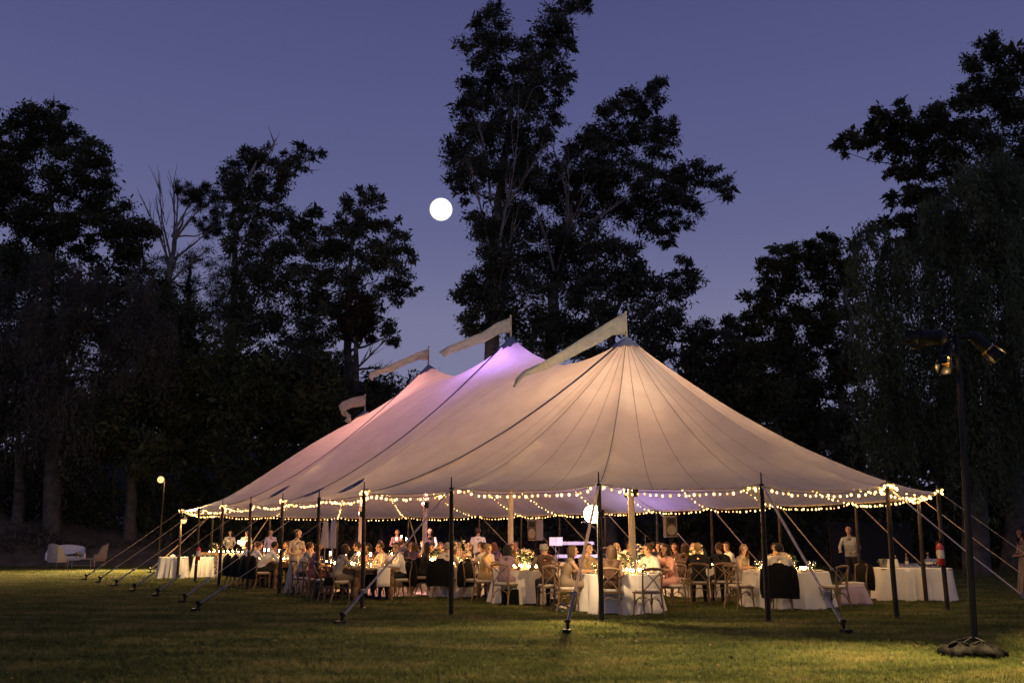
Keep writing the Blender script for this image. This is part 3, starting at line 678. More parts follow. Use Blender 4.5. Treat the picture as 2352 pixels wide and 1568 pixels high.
# peak caps, masts and pennants
FL = [ [((1441,716),(1441,768)),((1400,738),(1408,770)),((1350,768),(1362,795)),((1300,800),(1310,822)),((1245,832),(1252,850)),((1205,850),(1212,862)),((1186,868),(1196,872)),((1178,888),(1184,889))],
       [((1171,728),(1171,762)),((1140,742),(1146,768)),((1105,764),(1112,786)),((1065,780),(1072,800)),((1030,795),(1036,812)),((1008,808),(1020,820))],
       [((979,800),(979,826)),((958,810),(962,826)),((930,822),(934,836)),((900,836),(905,852)),((872,846),(877,858)),((850,852),(858,866)),((846,868),(856,874))],
       [((829,906),(829,932)),((806,914),(808,936)),((786,922),(790,944)),((778,932),(785,952)),((790,940),(796,958)),((806,952),(806,966)),((790,966),(800,972))] ]
for pi_, P in enumerate(PK):
    ring_s = [.0, .025, .05, .072]; rows = []
    for j, rr in enumerate((.03, .14, .26, .38, .47)):
        row = []
        for a in range(48):
            an = 2*PI*a/48; r2 = rr - (0 if j < 4 or a % 4 != 0 else .10)
            if j == 4: r2 = .38 + .09*abs(((a % 4)-2)/2.0)
            x, y = P.x+r2*math.cos(an), P.y+r2*math.sin(an)
            v = Vector((x-P.x, y-P.y, 0)); al = abs(v.dot(rdir)); ac = abs(v.dot(ndir))
            q = pi_ + v.dot(rdir)/5.63
            Rq, wv = ridge(q); ex = 0
            if q < 0 or q > 3: ac = v.length; wv = 0; Rq = P
            s = ac/6.87
            zz = EH+(Rq.z-EH)*gprof(s, wv)
            row.append((x, y, zz+.035+.02*j/4))
        rows.append(row)
    mb = MB(); mb.grid(rows, True); tpart('peak_cap', mb, M_CAP)
    mb = MB(); mb.tube([(P.x, P.y, -.1), (P.x, P.y, 1.2), (P.x, P.y, P.z-.1)], [.085, .085, .07], 14); tpart('centre_pole', mb, M_MAST)
    mb = MB(); mb.tube([(P.x, P.y, P.z-.1), (P.x, P.y, P.z+.68)], [.035, .022], 8); mb.ball((P.x, P.y, P.z+.69), .035); tpart('flag_mast', mb, M_MAST)
    rows = []
    for u, (a, b) in enumerate(FL[pi_]):
        wv = .22*math.sin(u*1.25+pi_)*min(1, u/2.0)
        A, B = AT(*a, P.y+wv-.02*u), AT(*b, P.y+wv*.5+.1*math.sin(u*2.1)-.02*u)
        if u == 0: A.x = B.x = P.x
        rows.append([A, A.lerp(B, .33)+Vector((0, .05*math.sin(u), 0)), A.lerp(B, .66)+Vector((0, -.05*math.cos(u), 0)), B])
    fine = []
    for u in range(len(rows)-1):
        for h in range(4):
            f = h/4.0; f = f*f*(3-2*f)*.3+f*.7
            fine.append([rows[u][c].lerp(rows[u+1][c], f) + Vector((0, .03*math.sin(u*4+h*1.6), 0)) for c in range(4)])
    fine.append(rows[-1]); mb = MB(); mb.grid(fine)
    fo = tpart('pennant', mb, M_FLAG); sd_ = fo.modifiers.new('thick', 'SOLIDIFY'); sd_.thickness = .006
# side poles, guy ropes and ground stakes
STAKE = {}
for px, py, i in ((200,1331,0),(232,1337,1),(270,1345,2),(312,1357,3),(366,1369,4),(428,1383,5),(460,1403,6),(790,1432,7),(1305,1452,8),(1935,1451,9)): STAKE[i] = G(px, py)
for i in range(NP):
    p, q = PER[i]
    R_, _ = ridge(q); outv = Vector((p.x-R_.x, p.y-R_.y, 0)).normalized()
    if 14 <= i <= 20: outv = ndir.copy()
    lean = outv*.04
    top = Vector((p.x, p.y, EH+.06))+lean
    mb = MB(); mb.tube([(p.x, p.y, -.06), (p.x, p.y, .9), tuple(top)], [.048, .048, .042], 10)
    mb.tube([tuple(top), (top.x, top.y, top.z+.21)], [.016, .012], 6)
    mb.box((p.x, p.y, .012), (.16, .16, .02)); tpart('side_pole', mb, M_POLE)
    st = STAKE.get(i, p+outv*2.75); st = Vector((st.x, st.y, 0))
    tp = Vector((p.x, p.y, EH+.02))+outv*.07
    end = st+Vector((0, 0, .16)); u = (end-tp).normalized(); sdv = u.cross(Vector((0, 0, 1))).normalized()*.028; up = sdv.cross(u).normalized()*.004
    mb = MB(); mid = tp.lerp(end, .5)+Vector((0, 0, -.03))
    def ring(c, k=1.0): return [c-sdv*k-up, c+sdv*k-up, c+sdv*k+up, c-sdv*k+up]
    mb.grid([ring(tp), ring(mid), ring(end)], True)
    g_ = tpart('guy_strap', mb, M_ROPE)
    mb = MB(); rt = end-u*.55; mb.box(tuple(rt), (.06, .10, .07), math.atan2(u.y, u.x)); mb.tube([tuple(end-u*.6), tuple(end)], [.022, .026], 8)
    tpart('ratchet', mb, M_STEEL, g_)
    mb = MB(); mb.tube([tuple(st+Vector((0, 0, -.15))), tuple(st+Vector((0, 0, .17))+outv*.06)], [.024, .024], 8); mb.ball(tuple(st+Vector((0, 0, .18))+outv*.06), (.055, .055, .03))
    mb.box(tuple(st+Vector((0, 0, .03))+outv*.1), (.18, .12, .06), math.atan2(outv.y, outv.x)); mb.tube([tuple(end), tuple(st+outv*.05+Vector((0, 0, .1)))], .03, 6)
    tpart('ground_stake', mb, M_BLACK, g_)
# ================================================================== LAMPS AND STRING LIGHTS
WARM = (1.0, .62, .26)
M_BULB = emit('bulb_glow', (1.0, .58, .18), 6.5)
M_BULB2 = emit('flame_glow', (1.0, .55, .15), 260.0)
M_CORD = mat('string_cord', (.05, .04, .03), rough=.7)
bulb = MB(); bulb.ball((0, 0, 0), (.023, .023, .027), 8, 6); BULB = bulb.mesh('bulb')
BULB.materials.append(M_BULB)
BULB_DIM = bulb.mesh('bulb_dim'); BULB_DIM.materials.append(emit('dim_bulb_glow', (1.0, .50, .13), 2.4))
ORD = ['first', 'second', 'third', 'fourth', 'fifth', 'sixth', 'seventh', 'eighth', 'ninth', 'tenth']
def string_lights(pts, label, group, gap=.13, jit=.03, pool=10.5):
    """a cord along pts with a bulb every gap metres"""
    base = Vector(pts[0]); base.z = 0
    t = thing('string_lights', label, 'string lights', base, 0, group)
    mb = MB(); mb.tube([Vector(p)-base for p in pts], .006, 4, cap=False); obj('cord', mb, M_CORD, t)
    acc = gap*.5; run = .4
    for a, b in zip(pts[:-1], pts[1:]):
        a, b = Vector(a), Vector(b); L = (b-a).length; d = acc
        while d < L:
            p = a.lerp(b, d/L)-base
            o = D.objects.new('bulb', BULB if rnd.random() < .78 else BULB_DIM); C.objects.link(o); o.parent = t
            o.location = p + Vector((rnd.uniform(-jit, jit), rnd.uniform(-jit, jit), -.035-rnd.uniform(0, jit)))
            s = rnd.uniform(.7, 1.2); o.scale = (s, s, s)
            d += gap*rnd.uniform(.85, 1.15)
        acc = d-L; run += L
        if run > 1.15 and pool:
            run = 0.0; lamp('string_pool', 'SPOT', a.lerp(b, .5)+Vector((0, 0, -.16)), pool, (1.0, .62, .24), t, .12, a.lerp(b, .5)+Vector((0, 0, -2)), 2.9, .25)
    return t
def edge(i0, i1, dz=-.03, inset=.12):
    pts = []
    for i in range(i0, i1):
        for k in range(6):
            p = canopy(i % NP, k/6.0, .985); sw = .06*4*(k/6.0)*(1-k/6.0)
            pts.append(p+Vector((0, 0, dz-sw)))
    pts.append(canopy(i1 % NP, 0, .985)+Vector((0, 0, dz)))
    return pts
string_lights(edge(0, 6), 'string of warm bulbs along the long left edge of the tent', 'string lights of the tent')
string_lights(edge(6, 11), 'string of warm bulbs along the front edge of the tent facing the lawn', 'string lights of the tent')
string_lights(edge(11, 14), 'string of warm bulbs along the right end edge of the tent', 'string lights of the tent')
string_lights(edge(14, 20), 'string of warm bulbs along the tent edge behind the band', 'string lights of the tent', gap=.18)
string_lights(edge(20, 25), 'string of warm bulbs along the far left end edge of the tent', 'string lights of the tent', gap=.18)
def radial(i, s0, side, n, gap=.145, ang=0.0):
    pts = [canopy(i % NP, .012+ang*(1-k/8.0), s0+(.985-s0)*k/8.0)+Vector((0, 0, -.06-.05*math.sin(PI*k/8))) for k in range(9)]
    return string_lights(pts, 'bulb string rising under the canopy from the %s %s' % (n, side), 'string lights rising from the side poles', gap)
for i in range(7): radial(6-i, .62, 'left pole from the front', ORD[i])
for i in range(7): radial(7+i, .58 if i < 4 else .45, 'front pole from the left', ORD[i])
for i in range(7): radial(14+i, .40, 'back pole from the right', ORD[i], .18, .10)
for i in range(4): radial(21+i, .45, 'far end pole from the right', ORD[i], .2, .08)
for i, s in ((6, 'front left'), (4, 'third left'), (2, 'fifth left'), (0, 'rearmost left'), (10, 'front right'), (11, 'right corner'), (12, 'outermost right')):
    p = PER[i][0]; R_, _ = ridge(PER[i][1]); ov = Vector((p.x-R_.x, p.y-R_.y, 0)).normalized()
    c = Vector((p.x, p.y, EH+.10)) + ov*(.02 if i < 10 else .06)
    w_ = .08 if i not in (10, 12) else .14
    pts = [c+Vector((w_*math.cos(a*.9)*(1+.3*math.sin(a*2.3)), w_*math.sin(a*.9), .05*math.sin(a*1.7)-.02)) for a in range(18 if i in (10, 12) else 11)]
    string_lights(pts, 'bunched coil of glowing bulbs on top of the %s pole' % s, 'coiled string lights on pole tops', .085, .03, 12)

# --- floodlight clamped to the front pole (the brightest light in the picture)
M_FLOOD = emit('flood_glow', (1.0, .84, .55), 40.0, 'NONE')
M_LAMPW = emit('lamp_glow', (1.0, .60, .20), 2.2, 'NONE')
fp = AT(1361, 1180, PER[8][0].y+.16)
t = thing('floodlight', 'dazzling round floodlight clamped to the front tent pole facing the camera', 'floodlight', fp)
mb = MB(); mb.lathe([(.02, .20), (.12, .16), (.17, .05), (.182, .0), (.172, .0)], 24, cap=False); mb.v = [(x, z, y) for x, y, z in mb.v]; obj('housing', mb, M_BLACK, t)
mb = MB(); mb.ball((0, .0, 0), (.165, .06, .165), 28, 16); obj('lens', mb, M_FLOOD, t)
mb = MB(); mb.tube([(.0, .1, .0), (.09, .1, .0), (.13, -.06, .02)], .016, 6); mb.tube([(.15, -.14, -.05), (.15, -.14, .08)], .068, 10); obj('clamp', mb, M_BLACK, t)
lamp('flood_light', 'SPOT', fp+Vector((0, -.09, 0)), 1150, (1.0, .68, .34), t, .035, fp+Vector((-.15, -6, -2.2)), 2.9, .5)
lamp('flood_spill', 'SPOT', fp+Vector((.0, .32, -.05)), 260, (1.0, .68, .36), t, .08, fp+Vector((.6, 6, -1.4)), 2.3, .8)

# --- lamp posts left of the tent
lp = XY(368, 42.5)
t = thing('lamp_post', 'thin lamp post with a glowing orange-white globe left of the tent', 'lamp post', lp)
hz = AT(360, 1101, 42.5).z
mb = MB(); mb.tube([(0, 0, -.1), (0, 0, hz-.12)], [.04, .03], 8); mb.tube([(0, 0, hz-.12), (-.1, 0, hz-.02), (-.2, 0, hz-.02)], .022, 6); mb.lathe([(.16, 0), (.16, .05), (.06, .09)], 12); obj('post', mb, M_POLE, t)
mb = MB(); mb.ball((-.2, 0, hz), .15, 14, 10); obj('globe', mb, M_LAMPW, t)
mb = MB(); mb.lathe([(.03, .14), (.12, .15), (.02, .22)], 12, (-.2, 0, hz)); obj('cap', mb, M_BLACK, t)
lamp('globe_light', 'POINT', lp+Vector((-.2, -.24, hz)), 170, (1.0, .62, .26), t, .15)
lamp('globe_pool', 'SPOT', lp+Vector((-.2, -.3, hz-.1)), 15000, (1.0, .64, .34), t, .15, G(200, 1315), 1.9, .9)
lp2 = PER[0][0]+Vector((.12, -.12, 0)); hz2 = AT(413, 1195, lp2.y).z
t = thing('work_lamp', 'glowing work lamp fixed below the top of the rearmost left tent pole', 'lamp', lp2+Vector((0, 0, hz2)))
mb = MB(); mb.ball((0, 0, 0), .105, 12, 9); obj('bulb', mb, M_LAMPW, t)
mb = MB(); mb.lathe([(.10, .06), (.13, .04), (.05, .16), (.03, .2)], 12); mb.tube([(0, 0, .18), (-.1, .1, .2)], .02, 6); obj('shade', mb, M_BLACK, t)
lamp('work_light', 'POINT', lp2+Vector((.12, .0, hz2-.02)), 420, (1.0, .72, .30), t, .1)

# --- uplights strapped to the centre poles, glowing into the peaks
UP = [((1.0, .55, .27), 470, 2.6, 'warm'), ((.50, .26, 1.0), 330, 5.3, 'violet'), ((1.0, .40, .34), 800, 2.6, 'pink'), ((1.0, .42, .24), 520, 2.4, 'orange')]
names = ['nearest', 'second', 'third', 'rearmost']
for (c, e, z0, cn), P, nm in zip(UP, PK, names):
    for sgn, fac in ((1, 1.0), (-1, .75)):
        q = Vector((P.x, P.y, z0)) + rdir*.28*sgn + ndir*.1*sgn
        t = thing('uplight', '%s spotlight strapped to the %s side of the %s centre pole' % (cn, 'rear' if sgn > 0 else 'front', nm), 'spotlight', q, 0, 'spotlights inside the tent')
        mb = MB(); mb.lathe([(.05, -.12), (.075, -.08), (.08, .07), (.088, .10), (.075, .10)], 14); obj('can', mb, M_BLACK, t)
        mb = MB(); mb.lathe([(.0, .075), (.072, .076)], 14, cap=False); obj('lens', mb, emit(cn+'_lens', c, 20, 'NONE'), t)
        mb = MB(); mb.tube([(0, 0, 0), tuple(-rdir*.2*sgn-ndir*.08*sgn)], .018, 6); obj('bracket', mb, M_BLACK, t)
        lamp(cn+'_uplight', 'SPOT', q+Vector((0, 0, .12)), e*fac*(.62 if cn == 'warm' else 1.0), c, t, .07, q+Vector((0, 0, 3))+rdir*1.0*sgn, 2.5, .9)
    lamp(cn+'_fill', 'POINT', Vector((P.x, P.y, z0+.1))+rdir*.45, e*(.42 if cn == 'violet' else 0.92 if cn == 'warm' else .66), c, t, .12)

# --- tall light stand on the right with three heads
M_BRASS = mat('amber_rim', (.55, .34, .12), rough=.3, metal=.9)
lb = G(2238, 1490)
t = thing('light_stand', 'tall black light stand with a crossbar standing on black weight bags at right', 'light stand', lb)
topz = AT(2197, 782, lb.y).z; tx = AT(2197, 782, lb.y).x-lb.x
mb = MB(); mb.tube([(0, 0, 0), (tx*.5, 0, topz*.5), (tx, 0, topz)], [.038, .036, .032], 12); mb.tube([(.05, .01, 0), (tx*.5+.05, .01, topz*.5), (tx+.045, .01, topz)], .014, 6); obj('pole', mb, M_BLACK, t)
mb = MB(); mb.tube([(tx-.42, 0, topz+.05), (tx+.32, 0, topz+.05)], .022, 8); mb.tube([(tx, 0, topz-.1), (tx, 0, topz+.12)], .035, 8); obj('crossbar', mb, M_BLACK, t)
for k in range(4):
    mb = MB(); a = k*PI/2+.5; mb.tube([(0, 0, .16), (.42*math.cos(a), .42*math.sin(a), .03)], .014, 6); obj('leg', mb, M_BLACK, t)
HEADS = [(2147, 774, (-.52, .84, .12), 'large black stage light aimed at the tent peaks from the left of the light stand', .13), (2174, 808, (-.45, -.5, -.85), 'amber-rimmed stage light pointing down under the light stand crossbar', .085), (2248, 784, (.6, -.2, -.75), 'black stage light tilted down to the right on the light stand', .10)]
for hx, hy, dr, lb_, r_ in HEADS:
    p = AT(hx, hy, lb.y); d = Vector(dr).normalized(); Q = d.to_track_quat('Z', 'Y').to_matrix()
    h = thing('stage_light', lb_, 'stage light', p, 0, 'stage lights on the tall stand')
    def place(mb): mb.v = [tuple(Q @ Vector(v)) for v in mb.v]; return mb
    mb = MB(); mb.lathe([(r_*.5, -.16), (r_*.82, -.13), (r_*.86, .02), (r_*.9, .16), (r_*.78, .16)], 16); obj('can', place(mb), M_BLACK, h)
    mb = MB(); mb.lathe([(r_*.88, .155), (r_*1.03, .16), (r_*1.03, .185), (r_*.88, .185)], 16, cap=False); obj('rim', place(mb), M_BRASS if r_ < .12 else M_BLACK, h)
    mb = MB()
    for k in range(4):
        a = k*PI/2; c0 = Vector((r_*math.cos(a), r_*math.sin(a), .18)); c1 = c0*1.25+Vector((0, 0, .14)); sd = Vector((-math.sin(a), math.cos(a), 0))*r_*.7
        mb.add([c0-sd, c0+sd, c1+sd*1.25, c1-sd*1.25], [(0, 1, 2, 3)])
    place(mb); fo = obj('barn_door', mb, M_BLACK, h); s_ = fo.modifiers.new('t', 'SOLIDIFY'); s_.thickness = .004
    mb = MB(); up = Vector((lb.x+tx, lb.y, topz+.05))-p; mb.tube([(0, 0, 0), tuple(up*.6+Vector((0, 0, .05))), tuple(up*.95)], .014, 6); obj('yoke', mb, M_BLACK, h)
    if r_ > .12:
        lamp('peak_beam', 'SPOT', p+d*.4, 1900, (1.0, .84, .58), h, .06, Vector((.6, 26.0, 7.6)), .52, .7)
    else:
        mb = MB(); mb.lathe([(0, .12), (r_*.76, .12)], 14, cap=False); obj('lens', place(mb), emit('stage_lens', (1.0, .66, .30), 3.0, 'NONE'), h)
        lamp('stage_spill', 'POINT', p+d*.34, 11, (1.0, .62, .24), h, .05)
        lamp('stage_beam', 'SPOT', p+d*.36, 5200, (1.0, .70, .32), h, .08, p+d*3, 1.75, .9)
def bag(px, py, w_, h_, label, ph):
    c = G(px, py); mb = MB(); rows = []
    for j in range(9):
        v = j/8.0; row = []
        for k in range(28):
            a = 2*PI*k/28; f = (1-v**2.6)**.5 if v < 1 else .02
            w1 = 1+.10*math.sin(a*5+ph)+.06*math.sin(a*9+v*6+ph)+.05*math.sin(a*14+ph*2)
            row.append((w_*.5*f*w1*math.cos(a), .26*f*w1*math.sin(a), v*h_*(1+.14*math.sin(a*3+ph)+.1*math.sin(a*7)) ))
        rows.append(row)
    mb.grid(rows, True)
    t = thing('weight_bag', label, 'bag', c, 0, 'weight bags at the foot of the light stand')
    obj('cover', mb, M_BAG, t)
    mb = MB(); mb.tube([(-.12, 0, h_*.95), (-.05, 0, h_*1.15), (.06, .02, h_*1.12), (.14, 0, h_*.93)], .014, 6); obj('handle', mb, M_BAG, t)
M_BAG = mat('black_vinyl', (.005, .0045, .004), rough=.7, spec=.06, bump=.5, bscale=14)
bag(2203, 1505, .44, .14, 'crumpled black weight bag left of the light stand foot', .3)
bag(2262, 1508, .48, .16, 'larger crumpled black weight bag right of the light stand foot', 2.1)
# ================================================================== CHAIRS, TABLES, CLOTHS
M_OAK = mat('weathered_oak', (.20, .125, .07), rough=.5, var=.35, scale=6, bump=.15, bscale=30, objvar=.15)
M_CUSH = mat('ivory_cushion', (.66, .60, .50), rough=.85, var=.08)
M_CLOTH = mat('white_linen', (.74, .70, .62), rough=.9, var=.05, scale=3, bump=.25, bscale=60)
M_FARM = mat('farm_table_wood', (.19, .115, .06), rough=.45, var=.4, scale=4, bump=.2, bscale=20)
M_JACK = mat('black_wool', (.008, .0075, .008), rough=.9, spec=.15, bump=.3, bscale=25)
M_JACK2 = mat('charcoal_wool', (.007, .0065, .0065), rough=.95, spec=.15, bump=.3, bscale=25)
def face(frm, to): d = Vector(to)-Vector(frm); return math.atan2(-d.x, d.y)

def make_chair():
    t = thing('crossback_chair', 'x', 'chair')
    mb = MB(); rows = []
    for z, k in ((.455, .94), (.462, 1.0), (.487, 1.0), (.497, .93), (.500, .6)):
        rows.append([(.205*k*math.copysign(abs(math.cos(a))**.45, math.cos(a)), .20*k*math.copysign(abs(math.sin(a))**.45, math.sin(a))+.01, z) for a in [2*PI*i/24 for i in range(24)]])
    mb.grid(rows, True); mb.add([(0, .01, .501)]+[rows[-1][i] for i in range(24)], [(0, i+1, (i+1) % 24+1) for i in range(24)])
    obj('cushion', mb, M_CUSH, t)
    mb = MB(); mb.box((0, .01, .437), (.43, .42, .032)); obj('seat_frame', mb, M_OAK, t)
    for s in (-1, 1):
        mb = MB(); mb.tube([(s*.185, .185, .43), (s*.19, .195, .2), (s*.20, .205, 0)], [.018, .017, .014], 7); obj('leg', mb, M_OAK, t)
        mb = MB(); mb.tube([(s*.215, -.27, 0), (s*.205, -.22, .2), (s*.195, -.185, .43), (s*.205, -.205, .66), (s*.215, -.245, .86)], [.015, .017, .019, .016, .015], 7); obj('back_post', mb, M_OAK, t)
        mb = MB(); mb.tube([(s*.19, .19, .16), (s*.17, .1, .31), (s*.17, .0, .355), (s*.18, -.1, .31), (s*.20, -.21, .17)], .009, 6); obj('bent_brace', mb, M_OAK, t)
    mb = MB(); mb.tube([(-.235, -.235, .86), (-.12, -.272, .885), (0, -.284, .892), (.12, -.272, .885), (.235, -.235, .86)], [.019, .026, .027, .026, .019], 8); obj('top_rail', mb, M_OAK, t)
    for s in (-1, 1):
        mb = MB(); mb.tube([(s*.19, -.195, .47), (s*.03, -.255+.008*s, .66), (-s*.19, -.255, .85)], .011, 6); obj('cross_slat', mb, M_OAK, t)
    mb = MB(); mb.tube([(-.195, -.2, .15), (-.15, -.2, .29), (0, -.195, .35), (.15, -.2, .29), (.195, -.2, .15)], .009, 6); obj('rear_hoop', mb, M_OAK, t)
    mb = MB(); mb.tube([(-.195, .198, .14), (-.15, .196, .29), (0, .195, .345), (.15, .196, .29), (.195, .198, .14)], .009, 6); obj('front_hoop', mb, M_OAK, t)
    return t
CH0 = make_chair(); CH_USED = [False]
def chair(p, target, label, group='crossback chairs at the tables'):
    rz = face(p, target)
    if not CH_USED[0]:
        CH_USED[0] = True; CH0.location = p; CH0.rotation_euler = (0, 0, rz); CH0['label'] = label; CH0['group'] = group; return CH0
    return dup(CH0, p, rz, label, group)
def jacket_mesh(w_=1.0, ln=.62):
    mb = MB(); rows = []
    nz = 14
    for j in range(nz):
        v = j/(nz-1.0); z = .925-ln*v
        wd = (.19+.05*min(1, v*5)+.055*v)*w_; th = .035+.045*min(1, v*3)+.03*v
        if j == 0: wd *= .75; th *= .5
        cyy = -.285-.02*v+.02*min(1, v*4)
        row = []
        for k in range(26):
            a = 2*PI*k/26; f = 1+.07*math.sin(a*4+v*2)+.05*v*math.sin(a*9+1)
            row.append((wd*f*math.copysign(abs(math.cos(a))**.7, math.cos(a)), cyy+th*f*math.sin(a), z+.012*math.sin(a*3)*v))
        rows.append(row)
    mb.grid(rows, True); mb.f.append(tuple(range(25, -1, -1))); mb.m.append(0); mb.f.append(tuple((nz-1)*26+k for k in range(26))); mb.m.append(0)
    return mb
def jacket(p, target, label, m=None, w_=1.0, ln=.62):
    t = thing('draped_jacket', label, 'jacket', p, face(p, target), 'jackets hung over chair backs')
    obj('body', jacket_mesh(w_, ln), m or M_JACK, t)
    for s in (-1, 1):
        mb = MB(); mb.tube([(s*.20*w_, -.27, .90), (s*.255*w_, -.30, .80), (s*.275*w_, -.31, .6), (s*.285*w_, -.30, .42), (s*.28*w_, -.29, .33)], [.045, .062, .06, .055, .05], 9, sx=.8); obj('sleeve', mb, m or M_JACK, t)
    mb = MB(); mb.tube([(-.11, -.29, .925), (-.06, -.265, .945), (.06, -.265, .945), (.11, -.29, .925)], .022, 7); obj('collar', mb, m or M_JACK, t)
    return t
def cloth(name, shape, h, label, p, rz=0.0, folds=14, flare=.10, seed=1.0, hem=.012, group='white tablecloths'):
    """shape(a) -> outline radius at angle a of the table top"""
    mb = MB(); nn = 96; rows = []
    def ring(z, v):
        row = []
        for k in range(nn):
            a = 2*PI*k/nn; r = shape(a)
            f = v**1.15*(flare + .045*math.sin(a*folds+seed) + .03*math.sin(a*folds*.53+seed*2.1) + .018*math.sin(a*folds*1.9+seed*3))
            row.append(((r+f)*math.cos(a), (r+f)*math.sin(a), z + (.02*math.sin(a*folds*.5+seed) if v >= 1 else 0)))
        return row
    rows.append([(x*.5, y*.5, h) for x, y, _ in ring(h, 0)]); rows.append([(x*.97, y*.97, h) for x, y, _ in ring(h, 0)])
    rows.append(ring(h-.012, 0))
    for j in range(1, 9): rows.append(ring(h-.012-(h-.012-hem)*j/8.0, j/8.0))
    mb.grid(rows, True); mb.f.append(tuple(range(nn))); mb.m.append(0)
    return single('tablecloth', mb, M_CLOTH, label.replace('floor-length white cloth over the round table', 'floor-length white cloth'), 'tablecloth', p, rz, group)
def rnd_shape(r): return lambda a: r
def rect_shape(w_, d):
    def f(a):
        c, s = abs(math.cos(a)), abs(math.sin(a)); return 1.0/((c/(w_/2))**9+(s/(d/2))**9)**(1/9.0)
    return f
def round_table(p, r, what, seed):
    t = thing('round_table', 'round dinner table under the white cloth '+what, 'table', p, 0, 'round dinner tables')
    mb = MB(); mb.lathe([(r*.97, .715), (r*.975, .72), (r*.975, .738), (r*.96, .742)], 40); obj('tabletop', mb, M_FARM, t)
    for k in range(4):
        a = k*PI/2+.4; mb = MB(); mb.tube([(r*.55*math.cos(a), r*.55*math.sin(a), .72), (r*.6*math.cos(a), r*.6*math.sin(a), 0)], .02, 6); obj('leg', mb, M_STEEL, t)
    cloth('tablecloth', rnd_shape(r), .755, 'floor-length white cloth over the round table '+what, p, 0, 15, .09, seed)
def rect_table(p, w_, d, rz, what, seed):
    t = thing('banquet_table', 'rectangular table under the white cloth '+what, 'table', p, rz, 'covered serving tables')
    mb = MB(); mb.box((0, 0, .728), (w_*.97, d*.97, .026)); obj('tabletop', mb, M_FARM, t)
    for sx in (-1, 1):
        for sy in (-1, 1):
            mb = MB(); mb.tube([(sx*w_*.42, sy*d*.38, .72), (sx*w_*.42, sy*d*.38, 0)], .018, 6); obj('leg', mb, M_STEEL, t)
    cloth('tablecloth', rect_shape(w_, d), .76, 'white cloth to the grass, table '+what, p, rz, 17, .07, seed)
def farm_table(p, ln, w_, rz, label):
    t = thing('farm_table', label, 'table', p, rz, 'wooden farm tables')
    for k in range(5):
        mb = MB(); mb.box(((k-2)*w_/5, 0, .745+.001*(k % 2)), (w_/5-.006, ln, .045)); obj('plank', mb, M_FARM, t)
    mb = MB(); mb.box((0, 0, .67), (w_-.16, ln-.30, .10)); obj('apron', mb, M_FARM, t)
    for sx in (-1, 1):
        for sy in (-1, 1):
            mb = MB(); mb.lathe([(.05, 0), (.055, .06), (.035, .09), (.06, .15), (.075, .24), (.06, .31), (.04, .34), (.045, .36), (.07, .42), (.078, .48), (.06, .55), (.05, .58), (.06, .60), (.06, .72)], 14, (sx*(w_/2-.12), sy*(ln/2-.22), 0)); obj('turned_leg', mb, M_FARM, t)
    return t

# positions read off the photograph
T3 = G(1437, 1411)+Vector((0, .80, 0)); T1 = G(1053, 1372)+Vector((0, .76, 0)); T2 = G(1207, 1388)+Vector((0, .76, 0))
T4 = G(1618, 1372)+Vector((0, .80, 0)); T5 = G(1838, 1399)+Vector((0, .88, 0))
T6 = G(915, 1321)+Vector((0, .7, 0)); T7 = XY(998, 27.8); T8 = XY(1130, 28.6); T9 = XY(1480, 25.6)
round_table(T3, .80, 'nearest the camera at front centre', .3)
round_table(T1, .76, 'left of centre with the tall flower arrangement', 1.7)
round_table(T2, .74, 'between the two middle tent poles', 2.9)
round_table(T4, .80, 'behind the dark-suited guests at right', 4.1)
round_table(T5, .92, 'at the right end by the plaid-shirted guest', 5.3)
round_table(T6, .74, 'far back with the candelabra', 6.2)
round_table(T7, .76, 'behind the long-haired woman in black', 7.7)
round_table(T8, .76, 'far back behind the man in the white jacket', 8.8)
round_table(T9, .76, 'in front of the drum kit', 9.9)
# farm tables at left
F1 = G(862, 1381)+rdir*1.55; FR = math.atan2(-rdir.x, rdir.y)
FARM1 = farm_table(F1, 3.3, 1.15, FR, 'long bare wooden farm table with turned legs and a hanging runner')
F2 = G(672, 1352)+rdir*1.9
FARM2 = farm_table(F2, 3.6, 1.1, FR, 'long wooden farm table further left behind the jacketed chairs')
rn = MB(); rows = []
for j in range(30):
    y = -1.9+j*.12
    rows.append([(x, max(-1.675, y), .772-.003 if y > -1.66 else .772) for x in (-.17, -.06, .06, .17)])
rows = []
for z in (.34, .44, .54, .64, .74): rows.append([(x, -1.672-.006*math.sin(z*20+x*9), z) for x in (-.17, -.06, .06, .17)])
for y in (-1.66, -1.2, -.6, 0, .6, 1.2, 1.62): rows.append([(x, y, .7725) for x in (-.17, -.06, .06, .17)])
rn.grid(rows); ro = single('table_runner', rn, M_CLOTH, 'cream linen runner hanging over the near end of the wooden farm table', 'table runner', F1+ndir*.14, FR)
s_ = ro.modifiers.new('t', 'SOLIDIFY'); s_.thickness = .003
# covered side tables
BAR = G(2118, 1380)+Vector((0, .42, 0)); rect_table(BAR, 1.72, .78, -.06, 'with bottles right of the tent', .5)
SA = G(384, 1328)+Vector((0, .5, 0)); rect_table(SA, .92, .85, .12, 'left of the rearmost left tent pole', 1.3)
SB = G(460, 1326)+Vector((0, .5, 0)); rect_table(SB, .80, .85, .12, 'with the leafy garland', 2.4)
BU1 = XY(516, 42.5); BU2 = XY(575, 41.5)
rect_table(BU1, 1.5, .7, .35, 'at the left half of the rear buffet', 3.1); rect_table(BU2, 1.2, .7, .1, 'at the right half of the rear buffet', 4.0)
SV = XY(1245, 27.0); rect_table(SV, 1.6, .7, 0, 'holding the racks of glasses below the left loudspeaker', 5.2)
